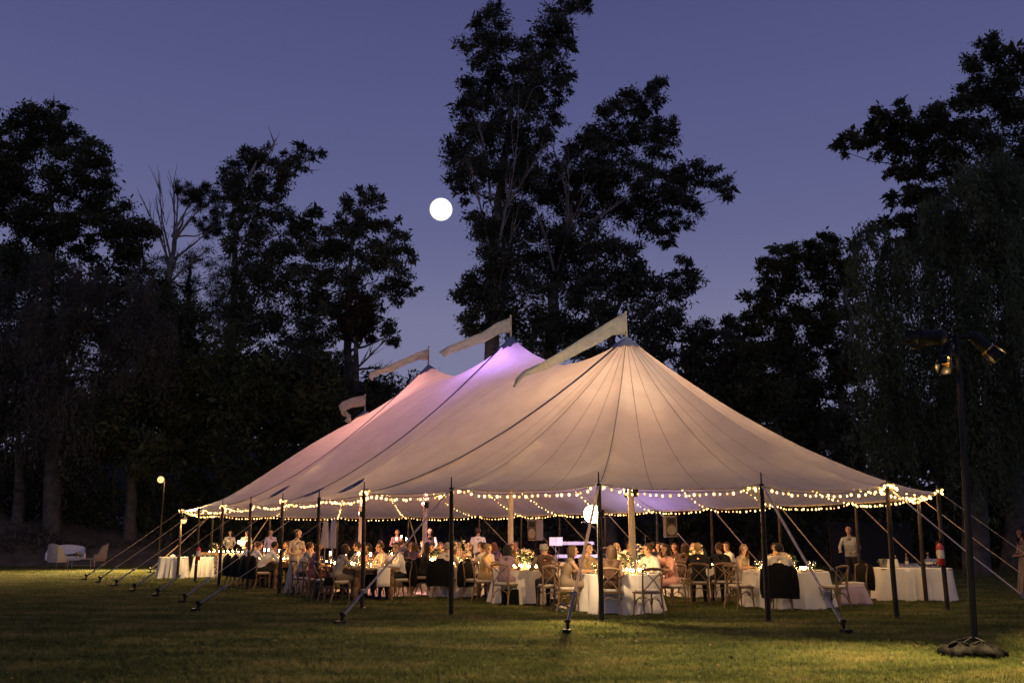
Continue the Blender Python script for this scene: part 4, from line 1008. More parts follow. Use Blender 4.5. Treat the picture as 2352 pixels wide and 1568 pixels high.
# wooden dance floor, laid in boards
fl = MB(); D0 = XY(955, 25.6)
df = D.objects.new('dance_floor', None); C.objects.link(df); df.location = D0; df.rotation_euler = (0, 0, FR); df['kind'] = 'structure'
M_FLOOR = mat('pale_floor_board', (.42, .32, .20), rough=.4, var=.2, scale=3, objvar=.12)
bm_ = MB(); bm_.box((0, 0, .02), (.44, 3.6, .03)); BOARD = bm_.mesh('board', False); BOARD.materials.append(M_FLOOR)
for k in range(9):
    o = D.objects.new('board', BOARD); C.objects.link(o); o.parent = df; o.location = ((k-4)*.45, 0, rnd.uniform(0, .004))
# ================================================================== PEOPLE
# Every body is one fused surface (a skeleton of tapered limbs remeshed together); colours by region go to its material slots
SKIN, TOP, UARM, FARM_, BOT, SHIN, SHOE, DARK, LIP = range(9)
class Body:
    def __init__(s): s.p = []
    def cap(s, a, b, ra, rb, tg): s.p.append((np.array(a, float), np.array(b, float), ra, rb, tg)); return s
    def mesh(s, name, voxel=.011, extra=()):
        mb = MB()
        for a, b, ra, rb, tg in s.p:
            A, B = Vector(a), Vector(b); d = B-A
            if d.length < 1e-4: d = Vector((0, 0, 1e-3))
            u = d.normalized(); pts = []; rs = []
            for k in range(5): an = PI/2*(1-k/4.0)*.98; pts.append(A-u*ra*math.sin(an)); rs.append(max(.001, ra*math.cos(an)))
            for k in range(5): an = PI/2*(k/4.0)*.98; pts.append(B+u*rb*math.sin(an)); rs.append(max(.001, rb*math.cos(an)))
            mb.tube(pts, rs, 12)
        for (c, r, tg) in extra: mb.ball(c, r, 16, 11)
        me = mb.mesh(name+'_raw', False); o = D.objects.new('raw', me); C.objects.link(o)
        m = o.modifiers.new('r', 'REMESH'); m.mode = 'VOXEL'; m.voxel_size = voxel
        sm = o.modifiers.new('s', 'SMOOTH'); sm.factor = .5; sm.iterations = 3
        dc = o.modifiers.new('d', 'DECIMATE'); dc.ratio = .4
        dg = bpy.context.evaluated_depsgraph_get(); ev = o.evaluated_get(dg)
        out = D.meshes.new_from_object(ev); out.name = name
        D.objects.remove(o)
        n = len(out.polygons); cen = np.empty(n*3); out.polygons.foreach_get('center', cen); cen = cen.reshape(-1, 3)
        best = np.full(n, 9.0); idx = np.zeros(n, np.int32)
        for a, b, ra, rb, tg in s.p:
            d = b-a; L = max(1e-9, d@d); t = np.clip((cen-a)@d/L, 0, 1); ds = np.linalg.norm(cen-(a+t[:, None]*d), axis=1)-(ra+(rb-ra)*t)
            k = ds < best; best[k] = ds[k]; idx[k] = tg
        for (c, r, tg) in extra:
            q = (cen-np.array(c))/np.array(r); ds = (np.linalg.norm(q, axis=1)-1)*min(r); k = ds < best; best[k] = ds[k]; idx[k] = tg
        for (c, r, tg) in getattr(s, 'paint', []):
            k = np.linalg.norm((cen-np.array(c))/np.array(r), axis=1) < 1; idx[k] = tg
        out.polygons.foreach_set('material_index', idx); out.polygons.foreach_set('use_smooth', np.ones(n, bool)); out.update()
        return out
def hand(B, w_, d, up, tgt=SKIN, curl=.5, side=1):
    """palm, four bent fingers of unequal length and a thumb leaving the side of the palm; w_ wrist, d direction"""
    w_ = Vector(w_); d = Vector(d).normalized(); up = Vector(up); sd = d.cross(up).normalized(); up = sd.cross(d).normalized()
    palm = w_+d*.05
    for k in (-1.0, -.33, .33, 1.0): B.cap(w_+sd*.012*k, palm+d*.035+sd*.027*k, .014, .013, tgt)
    for k, l in ((-1.0, .058), (-.36, .074), (.30, .079), (.95, .070)):
        a = palm+d*.038+sd*.029*k; b = a+(d-up*curl*.5).normalized()*l*.55+sd*.003*k; c = b+(d-up*curl*1.4).normalized()*l*.5
        B.cap(a, b, .0095, .0088, tgt); B.cap(b, c, .0088, .0075, tgt)
    a = w_+d*.022+sd*.02*side; b = a+(d*.6+sd*side*.9-up*.2).normalized()*.042; c = b+(d*.95+sd*side*.2-up*.3).normalized()*.034
    B.cap(a, b, .013, .0105, tgt); B.cap(b, c, .0105, .0085, tgt)
def head(B, c, turn, tilt):
    """skull, jaw, nose, ears, painted eyes and mouth; returns the matrix of the head"""
    Mh = Matrix.Translation(Vector(c)) @ Matrix.Rotation(turn, 4, 'Z') @ Matrix.Rotation(tilt, 4, 'X')
    W_ = lambda x, y, z: tuple(Mh @ Vector((x, y, z)))
    B.cap(W_(0, -.022, .035), W_(0, .012, .035), .084, .080, SKIN); B.cap(W_(0, .0, .02), W_(0, .035, -.062), .074, .046, SKIN)
    B.cap(W_(0, .045, -.075), W_(0, .055, -.082), .026, .022, SKIN)
    B.cap(W_(0, .088, .022), W_(0, .106, -.018), .010, .015, SKIN)
    for s in (-1, 1):
        B.cap(W_(s*.080, -.008, .022), W_(s*.083, -.012, -.018), .014, .010, SKIN)
        B.cap(W_(s*.022, .080, .040), W_(s*.050, .070, .040), .010, .009, SKIN)
    B.paint = getattr(B, 'paint', []) + [(W_(s*.033, .086, .018), (.016, .022, .009), DARK) for s in (-1, 1)] + [(W_(s*.034, .088, .042), (.022, .02, .006), DARK) for s in (-1, 1)] + [(W_(0, .085, -.052), (.026, .03, .008), LIP)]
    return Mh
def seated(lean=.12, turn=0.0, tilt=.1, arms=('table', 'table'), female=False, skirt=False, wide=1.0):
    B = Body(); w_ = (.90 if female else 1.0)*wide
    hip = .575; y0 = -.05
    sh = Vector((0, y0+lean*.95, 1.03 if not female else 1.0)); ch = Vector((0, y0+lean*.55, .86)); wa = Vector((0, y0+lean*.18, .72))
    for s in (-1, 1):
        B.cap((s*.07*w_, y0, hip), (s*.095*w_, .03, hip-.005), .115, .105, BOT)
        B.cap((s*.05*w_, wa.y, wa.z), (s*.06*w_, y0, hip+.03), .105 if not female else .088, .115, TOP)
        B.cap((s*.075*w_, ch.y, ch.z), (s*.05*w_, wa.y, wa.z), .118 if not female else .10, .10 if not female else .088, TOP)
        B.cap((s*.11*w_, sh.y-.005, sh.z-.05), (s*.08*w_, ch.y, ch.z), .085, .115 if not female else .098, TOP)
        B.cap((s*.03, sh.y-.01, sh.z+.035), (s*.155*w_, sh.y, sh.z-.015), .055, .066, TOP if not (female and skirt) else TOP)
        if female: B.cap((s*.06, ch.y+.08, ch.z+.03), (s*.055, ch.y+.085, ch.z+.02), .06, .055, TOP)
    B.cap((0, ch.y, ch.z), (0, wa.y, wa.z), .12 if not female else .105, .11 if not female else .09, TOP)
    nk = sh+Vector((0, .012+lean*.08, .09)); hc = nk+Vector((0, .028+lean*.1, .105))
    B.cap(sh+Vector((0, .012, .075)), nk+Vector((0, .01, .02)), .060 if not female else .05, .052 if not female else .045, SKIN)
    Mh = head(B, hc, turn, tilt-lean*.5)
    for s, mode in zip((-1, 1), arms):
        a = sh+Vector((s*.185*w_, 0, -.02))
        if mode == 'table': e = Vector((s*.27*w_, sh.y+.13, .80)); h_ = Vector((s*.13, sh.y+.36, .815)); d = (-s*.35, .9, -.05)
        elif mode == 'lap': e = Vector((s*.25*w_, sh.y-.02, .76)); h_ = Vector((s*.10, sh.y+.19, .68)); d = (-s*.5, .8, -.25)
        elif mode == 'up': e = Vector((s*.30*w_, sh.y+.16, .86)); h_ = Vector((s*.16, sh.y+.24, 1.09)); d = (-s*.3, .25, .9)
        else: e = Vector((s*.30*w_, sh.y-.04, .79)); h_ = Vector((s*.36, sh.y+.18, .80)); d = (s*.1, .95, .1)
        B.cap(a, a.lerp(e, .5), .060 if not female else .047, .053 if not female else .042, UARM); B.cap(a.lerp(e, .5), e, .053 if not female else .042, .045 if not female else .038, UARM)
        B.cap(e, e.lerp(h_, .4), .045 if not female else .037, .044 if not female else .036, FARM_); B.cap(e.lerp(h_, .4), h_, .044 if not female else .036, .028, FARM_)
        hand(B, h_, d, (0, 0, 1) if mode != 'up' else (-s, 0, .2), SKIN, .55, -s)
    for s in (-1, 1):
        kn = Vector((s*(.12 if not female else .085), .42, .535)); an = Vector((s*(.13 if not female else .08), .40+(.05 if s > 0 else -.03), .10))
        h0 = Vector((s*.095*w_, .0, hip-.01))
        B.cap(h0, kn, .088, .064, BOT); B.cap(kn, kn.lerp(an, .35), .062, .058, SHIN if skirt or not female else BOT); B.cap(kn.lerp(an, .35), an, .058 if not female else .048, .040 if not female else .034, SHIN)
        B.cap(an+Vector((0, -.02, -.055)), an+Vector((s*.02, .17, -.065)), .040, .032, SHOE); B.cap(an, an+Vector((0, .0, -.05)), .040, .042, SHOE)
    if skirt:
        for q in np.linspace(0, 1, 5): B.cap((-.07+.14*q, -.02, hip-.02), (-.09+.18*q, .40, .53), .09, .075, BOT)
    B.paint.append((tuple(sh+Vector((0, .075, .055))), (.05, .045, .05), SKIN))
    return B, Mh
def standing(female=False, gown=False, turn=0.0, tilt=.05, arms=('down', 'fold'), lean=.0):
    B = Body(); k = .94 if female else 1.0
    def P(x, y, z): return Vector((x, y+lean*max(0, z-.9), z*k))
    for s in (-1, 1):
        B.cap(P(s*.07, 0, .95), P(s*.085, 0, .88), .105, .10, BOT); B.cap(P(s*.06, 0, 1.12), P(s*.07, 0, .98), .10 if not female else .082, .105, TOP)
        B.cap(P(s*.075, 0, 1.28), P(s*.06, 0, 1.12), .11 if not female else .095, .10 if not female else .082, TOP); B.cap(P(s*.12, -.01, 1.41), P(s*.08, 0, 1.28), .075, .108 if not female else .09, TOP)
        B.cap(P(s*.03, -.01, 1.47), P(s*.155, -.01, 1.42), .05, .062, TOP)
        if female: B.cap(P(s*.06, .07, 1.29), P(s*.055, .075, 1.28), .06, .055, TOP)
        h0, kn, an = P(s*.09, 0, .90), P(s*.10, .02, .50), P(s*.105, -.01, .09)
        B.cap(h0, kn, .085, .058, BOT); B.cap(kn, kn.lerp(an, .35), .056, .056, SHIN); B.cap(kn.lerp(an, .35), an, .056, .04, SHIN)
        B.cap(an+Vector((0, -.03, -.045)), an+Vector((s*.03, .16, -.055)), .04, .032, SHOE)
    B.cap(P(0, 0, 1.28), P(0, 0, 1.1), .12 if not female else .10, .11 if not female else .085, TOP)
    if gown:
        for q in range(10):
            a = 2*PI*q/10; B.cap(P(.08*math.cos(a), .06*math.sin(a), .95), P(.25*math.cos(a), .22*math.sin(a), .06), .085, .05, BOT)
    B.cap(P(0, .005, 1.515), P(0, .015, 1.57), .056, .05, SKIN)
    Mh = head(B, P(0, .045, 1.665), turn, tilt)
    for s, mode in zip((-1, 1), arms):
        a = P(s*.19, -.01, 1.43)
        if mode == 'down': e = P(s*.25, -.03, 1.14); h_ = P(s*.25, .06, .90); d = (0, .15, -1)
        elif mode == 'reach': e = P(s*.27, .13, 1.18); h_ = P(s*.20, .38, 1.10); d = (-s*.15, 1, -.1)
        else: e = P(s*.27, .02, 1.14); h_ = P(s*.08, .22, 1.08); d = (-s*.8, .5, 0)
        B.cap(a, e, .056 if not female else .046, .044 if not female else .038, UARM); B.cap(e, h_, .044 if not female else .037, .028, FARM_)
        hand(B, h_, d, (0, 1, 0) if mode == 'down' else (0, 0, 1), SKIN, .5, -s)
    return B, Mh
def hair_mesh(kind):
    mb = MB(); n, m = 22, 15; vs = []; keep = {}
    mb2 = MB(); mb2.ball((0, -.012, .040), (.094, .108, .100), n, m)
    vv = []
    for x, y, z in mb2.v:
        q = 1+.05*mnoise.noise(Vector((x*38, y*38, z*22+len(kind))))
        vv.append((x*q, y*q, z*q))
    low = {'short': -.01, 'crop': .0, 'bald': .03}.get(kind, -.04)
    fs = []
    for f in mb2.f:
        c = Vector((0, 0, 0))
        for i in f: c += Vector(vv[i])
        c /= len(f)
        if c.y > .03 and c.z < .085: continue
        if c.z < low - (.05 if c.y < -.05 else 0): continue
        if kind == 'bald' and c.z > .10 and c.y > -.06: continue
        fs.append(f)
    mb.add(vv, fs)
    if kind in ('long', 'wavy'):
        rows = []; L = .36 if kind == 'long' else .28
        for j in range(9):
            v = j/8.0; row = []
            for k in range(17):
                a = -PI*.62+PI*1.24*k/16; r = .100-.012*v+.01*math.sin(k*2.4+j*.6)*(1 if kind == 'wavy' else .5)
                row.append((math.sin(a)*r*(1+.12*math.sin(v*3)), -.015-math.cos(a)*r*(1.05-.15*v)-.03*v, .06-L*v))
            rows.append(row)
        mb.grid(rows)
        rows2 = [[(x*.86, y*.86-.0, z) for x, y, z in r] for r in rows]; mb.grid(rows2)
    if kind == 'bob':
        rows = []
        for j in range(6):
            v = j/5.0; rows.append([(math.sin(a)*(.10+.012*math.sin(v*3)), -.012-math.cos(a)*.105, .05-.15*v) for a in [-PI*.66+PI*1.32*k/16 for k in range(17)]])
        mb.grid(rows)
    if kind == 'bun': mb.ball((0, -.115, .07), (.045, .04, .045), 10, 8)
    return mb.mesh('hair')
HAIR = {k: hair_mesh(k) for k in ('short', 'crop', 'bald', 'long', 'wavy', 'bob', 'bun')}
SM = {}
def pm(key, col, rough=.75, **kw):
    if key not in SM: SM[key] = mat(key, col, rough, **kw)
    return SM[key]
COL = {'skin': (.46, .27, .18), 'tan': (.36, .20, .125), 'pale': (.54, .35, .25), 'dark': (.20, .11, .07),
 'white': (.72, .69, .64), 'ivory': (.62, .55, .45), 'black': (.015, .014, .015), 'navy': (.02, .022, .04), 'charcoal': (.04, .038, .04), 'peach': (.74, .38, .28), 'beige': (.34, .30, .25), 'mauve': (.30, .20, .26),
 'brown': (.07, .035, .02), 'tanfab': (.20, .15, .10), 'plum': (.10, .06, .10), 'grey': (.25, .24, .24), 'rose': (.30, .09, .10), 'olive': (.14, .12, .06), 'lilac': (.36, .32, .50), 'gold': (.45, .32, .14),
 'h_black': (.012, .009, .007), 'h_brown': (.06, .03, .015), 'h_blond': (.38, .24, .10), 'h_grey': (.28, .26, .24), 'h_auburn': (.16, .06, .025)}
def M_(k): return pm('person_'+k, COL[k], .8 if k in ('black', 'white', 'navy') else .65, var=.06, scale=6) if k != 'plaid' else M_PLAID
def plaid():
    m = D.materials.new('plaid_shirt'); m.use_nodes = True; t = m.node_tree; b = t.nodes['Principled BSDF']; b.inputs['Roughness'].default_value = .85
    c = t.nodes.new('ShaderNodeTexCoord'); s = t.nodes.new('ShaderNodeSeparateXYZ'); t.links.new(c.outputs['Object'], s.inputs[0])
    def band(o, f):
        a = t.nodes.new('ShaderNodeMath'); a.operation = 'MULTIPLY'; a.inputs[1].default_value = f; t.links.new(o, a.inputs[0])
        g = t.nodes.new('ShaderNodeMath'); g.operation = 'FRACT'; t.links.new(a.outputs[0], g.inputs[0])
        h = t.nodes.new('ShaderNodeMath'); h.operation = 'LESS_THAN'; h.inputs[1].default_value = .2; t.links.new(g.outputs[0], h.inputs[0]); return h.outputs[0]
    ad = t.nodes.new('ShaderNodeMath'); ad.operation = 'MAXIMUM'; t.links.new(band(s.outputs[0], 15), ad.inputs[0]); t.links.new(band(s.outputs[2], 15), ad.inputs[1])
    x = t.nodes.new('ShaderNodeMixRGB'); x.inputs[1].default_value = (.66, .60, .50, 1); x.inputs[2].default_value = (.16, .14, .13, 1); t.links.new(ad.outputs[0], x.inputs[0]); t.links.new(x.outputs[0], b.inputs['Base Color'])
    return m
M_PLAID = plaid()
VAR = {}
def variant(key, fn):
    if key not in VAR:
        B, Mh = fn(); VAR[key] = (B.mesh('body'), Mh)
    return VAR[key]
POSE = {
 'm_table': lambda: seated(.16, 0, .15), 'm_left': lambda: seated(.10, .7, .1, ('table', 'lap')), 'm_right': lambda: seated(.10, -.7, .05, ('lap', 'table')), 'm_lean': lambda: seated(.34, .2, .3, wide=1.05), 'm_up': lambda: seated(.06, -.3, .0, ('lap', 'up')),
 'f_table': lambda: seated(.14, 0, .15, female=True, skirt=True), 'f_left': lambda: seated(.08, .8, .05, ('table', 'lap'), female=True, skirt=True), 'f_right': lambda: seated(.08, -.8, .05, ('lap', 'table'), female=True, skirt=True), 'f_lean': lambda: seated(.26, -.3, .2, ('up', 'table'), female=True, skirt=True),
 's_fold': lambda: standing(), 's_reach': lambda: standing(arms=('reach', 'reach'), tilt=.25, lean=.12), 's_down': lambda: standing(arms=('down', 'down'), turn=.3), 'g_gown': lambda: standing(True, True, .4, .1, ('fold', 'fold'))}
def person(p, target, pose, label, skin, hair, hcol, top, bot, sleeve='long', shoe='black', group='seated dinner guests', legs=None):
    me, Mh = variant(pose, POSE[pose])
    if not len(me.materials):
        for _ in range(9): me.materials.append(M_('skin'))
    t = thing('person', label, 'person', p, face(p, target), group)
    b = D.objects.new('body', me); C.objects.link(b); b.parent = t
    fem = pose[0] in 'fg'
    ms = [skin, top, sleeve if sleeve in COL else top if sleeve in ('long', 'short') else skin, sleeve if sleeve in COL else top if sleeve == 'long' else skin, bot, legs or (skin if fem and pose != 'g_gown' else bot), shoe, 'h_black', 'rose']
    for i, k in enumerate(ms):
        b.material_slots[i].link = 'OBJECT'; b.material_slots[i].material = M_(k)
    h = D.objects.new('hair', HAIR[hair]); C.objects.link(h); h.parent = t
    h.matrix_local = Mh
    if not len(HAIR[hair].materials): HAIR[hair].materials.append(M_(hcol))
    h.material_slots[0].link = 'OBJECT'; h.material_slots[0].material = M_(hcol)
    return t
# ================================================================== WHO SITS WHERE
def seat(px, py, target, label, jk=None, jlabel=None, who=None, **kw):
    p = G(px, py)+Vector((0, .18, 0))
    chair(p, target, label)
    if jk: jacket(p, target, jlabel, jk, **kw)
    if who: person(p, target, *who)
    return p
up = lambda T, dx=0, dy=0: T+Vector((dx, dy, 0))
# front centre table
seat(1303, 1407, T3, 'crossback chair at the left of the front centre table, half behind the white guy strap', who=('f_table', 'woman with brown wavy hair in a tan dress, left at the front centre table', 'tan', 'wavy', 'h_brown', 'tanfab', 'tanfab', 'none'))
seat(1408, 1414, T3, 'crossback chair just right of the front tent pole, tucked to the front centre table', who=('f_left', 'woman in a brown dress directly right of the front tent pole', 'tan', 'long', 'h_brown', 'brown', 'brown', 'none'))
seat(1492, 1416, T3, 'empty crossback chair with its back to the camera before the front centre cloth')
seat(1548, 1398, T3, 'crossback chair at the right of the front centre table under the woman in peach', who=('f_table', 'dark-haired woman in a peach short-sleeved dress seen from behind', 'tan', 'bob', 'h_black', 'peach', 'peach', 'short'))
def back(T, dx, dy, label, who): 
    p = T+Vector((dx, dy, 0)); chair(p, T, label); person(p, T, *who)
back(T3, .75, .62, 'chair on the far right side of the front centre table', ('m_right', 'man in a white shirt leaning in beside the right centre tent pole', 'skin', 'short', 'h_brown', 'white', 'black'))
back(T3, .05, 1.12, 'chair on the far side of the front centre table', ('f_right', 'woman with long blond hair behind the front centre table', 'pale', 'long', 'h_blond', 'beige', 'beige', 'none'))
back(T3, -.68, .85, 'chair on the far left side of the front centre table', ('m_table', 'man in a tan shirt facing the camera behind the front pole', 'skin', 'crop', 'h_brown', 'tanfab', 'charcoal'))
# table between the middle poles
p = seat(1160, 1390, T2, 'crossback chair side-on under the woman with long black hair', who=('f_table', 'woman with long black hair in a dark mauve dress seen side-on', 'tan', 'long', 'h_black', 'mauve', 'mauve', 'none'))
seat(1262, 1397, T2, 'crossback chair right of the middle table under the leaning man', who=('m_lean', 'man in a brown waistcoat leaning over the middle table', 'skin', 'bald', 'h_grey', 'brown', 'black', 'tanfab'))
seat(1092, 1378, T2, 'empty crossback chair side-on with a black jacket hanging at its back', M_JACK, 'long black jacket over the side-on chair left of the middle table')
back(T2, .55, .85, 'chair at the far right of the middle table', ('f_left', 'woman with reddish hair facing left behind the middle table', 'pale', 'wavy', 'h_auburn', 'rose', 'rose', 'none'))
back(T2, -.35, 1.05, 'chair on the far side of the middle table', ('f_right', 'woman with auburn hair next to the man in the cream shirt', 'pale', 'wavy', 'h_auburn', 'beige', 'beige', 'short'))
# table left of centre
seat(1128, 1376, T1, 'crossback chair under the broad man in a cream shirt', who=('m_lean', 'broad man in a cream shirt seen from behind right of the flowers', 'skin', 'crop', 'h_brown', 'ivory', 'black'))
seat(1020, 1374, T1, 'crossback chair hidden under a wide black jacket left of the second front pole', M_JACK2, 'wide black jacket over the chair behind the second front pole', ('m_table', 'grey-haired man in a pale shirt behind the second front pole', 'skin', 'crop', 'h_grey', 'ivory', 'charcoal'), w_=1.12)
seat(968, 1369, T1, 'crossback chair under the woman in black with very long hair', who=('f_table', 'woman in black with very long black hair at the left of her table', 'tan', 'long', 'h_black', 'black', 'black', 'long'))
p9 = G(938, 1368)+Vector((0, .2, 0)); chair(p9, T1+Vector((-2, .5, 0)), 'crossback chair turned left with a black jacket behind the farm table'); jacket(p9, T1+Vector((-2, .5, 0)), 'black jacket on the chair turned left beside the farm table', M_JACK)
back(T1, -.45, 1.0, 'chair at the far left of the flower table', ('f_table', 'blond woman facing the camera left of the tall flowers', 'pale', 'wavy', 'h_blond', 'rose', 'rose', 'none'))
back(T1, .55, 1.0, 'chair at the far right of the flower table', ('m_left', 'man in a dark waistcoat behind the tall flowers', 'skin', 'short', 'h_brown', 'charcoal', 'black', 'white'))
# right-hand back table
seat(1612, 1386, T4, 'crossback chair under the fair-haired man in a black jacket', who=('m_table', 'fair-haired man in a black jacket seen squarely from behind', 'skin', 'short', 'h_blond', 'black', 'black'))
seat(1664, 1384, T4, 'crossback chair under the dark-haired man in a black suit', who=('m_left', 'dark-haired man in a black suit turning to his left', 'skin', 'short', 'h_brown', 'black', 'black'))
back(T4, -.85, .55, 'chair at the far left of the right-hand back table', ('f_right', 'brown-haired woman beside the candle-lit bouquet at right', 'pale', 'long', 'h_brown', 'brown', 'brown', 'none'))
back(T4, .15, 1.1, 'chair on the far side of the right-hand back table', ('f_table', 'woman with fair hair facing the camera between the two dark suits', 'pale', 'bun', 'h_blond', 'gold', 'gold', 'none'))
back(T4, .95, .25, 'chair at the right of the right-hand back table', ('m_left', 'man in a white shirt leaning back left of the right front pole', 'skin', 'short', 'h_brown', 'white', 'charcoal'))
# right end table
seat(1706, 1398, T5, 'empty crossback chair side-on left of the right front pole')
seat(1803, 1403, T5, 'crossback chair hidden under a long charcoal jacket at the right end table', M_JACK2, 'long charcoal jacket spread over the chair at the right end table', ('m_table', 'man in a cream shirt seen from behind above the long charcoal jacket', 'skin', 'crop', 'h_black', 'ivory', 'charcoal'), w_=1.2, ln=.66)
seat(1926, 1401, T5, 'empty crossback chair at the right of the right end table, back towards the camera')
pj = G(1972, 1390)+Vector((0, .2, 0)); chair(pj, T5, 'crossback chair furthest right with a dark jacket hanging behind it'); jacket(pj, T5, 'dark jacket hanging behind the chair furthest right', M_JACK, 1.0, .6)
back(T5, .12, 1.2, 'chair behind the right end table', ('m_table', 'smiling dark-haired man in a plaid shirt facing the camera', 'skin', 'short', 'h_black', 'plaid', 'charcoal'))
back(T5, -.72, .95, 'chair at the far left of the right end table', ('f_right', 'woman with long blond hair at the far left of the right end table', 'pale', 'long', 'h_blond', 'beige', 'beige', 'none'))
sh = MB(); rows = []
for j in range(9):
    v = j/8.0; rows.append([((k-5)*.05*(1+.5*v)+.06*v, -.22-.04*v*math.sin(k*1.7)-.03*math.sin(k*2.6+1)*v, .46-.44*v) for k in range(11)])
sh.grid(rows); so = single('hanging_shawl', sh, pm('mauve_silk', (.50, .38, .42), .4), 'pale mauve silk shawl trailing to the grass from the chair furthest right', 'shawl', pj+Vector((-.12, -.05, 0)))
so.modifiers.new('t', 'SOLIDIFY').thickness = .004
# farm table 1: guests on its left and right long sides
def side(F, along, s, label, who=None, jk=None, jl=None, gap=.82):
    p = F+rdir*along+ndir*s*gap; tg = F+rdir*along
    chair(p, tg, label)
    if who: person(p, tg, *who)
    if jk: jacket(p, tg, jl, jk)
    return p
LF = 'left side of the long farm table'
side(F1, -1.25, -1, 'crossback chair with a handbag, nearest on the '+LF, ('f_table', 'woman in a grey-brown dress nearest on the left of the farm table', 'tan', 'bob', 'h_brown', 'beige', 'tanfab', 'long'))
side(F1, -.45, -1, 'second crossback chair on the '+LF)
side(F1, .35, -1, 'third crossback chair on the '+LF, ('f_left', 'woman in a rose dress midway along the left of the farm table', 'pale', 'bun', 'h_auburn', 'rose', 'rose', 'none'))
side(F1, 1.15, -1, 'farthest crossback chair on the '+LF, ('m_table', 'man in a beige shirt far along the left of the farm table', 'skin', 'short', 'h_brown', 'beige', 'charcoal'))
side(F1, -1.1, 1, 'nearest crossback chair on the right side of the long farm table', ('m_left', 'man in a white shirt nearest on the right of the farm table', 'skin', 'short', 'h_black', 'white', 'black'), M_JACK, 'black jacket behind the white-shirted man at the farm table')
side(F1, -.3, 1, 'second crossback chair on the right side of the long farm table', ('m_table', 'man in an ivory shirt second on the right of the farm table', 'skin', 'short', 'h_brown', 'ivory', 'black'))
side(F1, .5, 1, 'third crossback chair on the right side of the long farm table', ('f_table', 'woman with dark hair third on the right of the farm table', 'tan', 'wavy', 'h_black', 'peach', 'peach', 'none'))
side(F1, 1.3, 1, 'farthest crossback chair on the right side of the long farm table', ('m_right', 'man in a grey jacket farthest on the right of the farm table', 'skin', 'crop', 'h_brown', 'grey', 'charcoal'))
bagp = F1+rdir*-1.25-ndir*.98
t = thing('handbag', 'black handbag hanging from the nearest chair of the farm table', 'handbag', bagp+Vector((-.02, -.12, .40)), FR)
mb = MB(); mb.box((0, 0, .08), (.28, .12, .17), 0, .82); obj('body', mb, M_BAG, t); mb = MB(); mb.tube([(-.1, 0, .16), (-.08, 0, .3), (.08, 0, .3), (.1, 0, .16)], .008, 6); obj('strap', mb, M_BAG, t)
# farm table 2
side(F2, -1.45, -1, 'jacketed crossback chair nearest on the left of the far-left farm table', ('m_lean', 'white-shirted man nearest on the left of the far-left farm table', 'skin', 'short', 'h_black', 'white', 'black'), M_JACK, 'black jacket nearest along the far-left farm table')
side(F2, -.6, -1, 'jacketed crossback chair second on the left of the far-left farm table', ('m_table', 'white-shirted man second on the left of the far-left farm table', 'skin', 'short', 'h_brown', 'white', 'black'), M_JACK, 'black jacket second along the far-left farm table')
side(F2, .25, -1, 'jacketed crossback chair third on the left of the far-left farm table', ('m_left', 'white-shirted man third on the left of the far-left farm table', 'skin', 'short', 'h_auburn', 'white', 'charcoal'), M_JACK, 'black jacket third along the far-left farm table')
side(F2, 1.1, -1, 'empty jacketed crossback chair farthest on the left of the far-left farm table', None, M_JACK, 'black jacket on the farthest empty chair at the far left')
side(F2, -1.2, 1, 'crossback chair nearest on the right of the far-left farm table', ('f_left', 'woman in a peach dress nearest on the right of the far-left farm table', 'tan', 'wavy', 'h_brown', 'peach', 'peach', 'none'))
side(F2, -.3, 1, 'crossback chair second on the right of the far-left farm table', ('f_table', 'woman in a tan top second on the right of the far-left farm table', 'pale', 'bob', 'h_auburn', 'tanfab', 'tanfab', 'short'))
side(F2, .7, 1, 'crossback chair third on the right of the far-left farm table', ('m_table', 'man in a beige jacket third on the right of the far-left farm table', 'skin', 'crop', 'h_brown', 'beige', 'charcoal'))
# back tables
back(T6, -.9, -.3, 'chair left of the candelabra table', ('m_right', 'man in a dark shirt left of the candelabra', 'skin', 'short', 'h_black', 'plum', 'black'))
back(T6, .9, .2, 'chair right of the candelabra table', ('f_left', 'woman in lilac right of the candelabra', 'pale', 'bun', 'h_blond', 'lilac', 'lilac', 'none'))
back(T7, -.6, -.8, 'reddish-lit crossback chair before the rear flower table', ('f_table', 'woman in plum with her back turned at the rear flower table', 'tan', 'bob', 'h_brown', 'plum', 'plum', 'none'))
back(T7, .8, .4, 'chair at the right of the rear flower table', ('m_left', 'bald man in a peach shirt at the rear flower table', 'pale', 'bald', 'h_grey', 'peach', 'charcoal'))
back(T8, -.8, .3, 'chair at the left of the table behind the white jacket', ('f_right', 'woman with blond hair far back left of the white-jacketed man', 'pale', 'wavy', 'h_blond', 'ivory', 'ivory', 'none'))
back(T9, -.85, .1, 'chair left of the table in front of the drum kit', ('f_right', 'woman in beige left of the drum kit table', 'pale', 'long', 'h_blond', 'beige', 'beige', 'none'))
back(T9, .1, -1.05, 'chair before the table in front of the drum kit', ('m_table', 'man in a dark jacket with his back turned before the drum kit', 'skin', 'short', 'h_black', 'navy', 'black'))
back(T9, .95, .3, 'chair right of the table in front of the drum kit', ('f_left', 'woman in brown right of the drum kit table', 'tan', 'wavy', 'h_brown', 'brown', 'brown', 'none'))
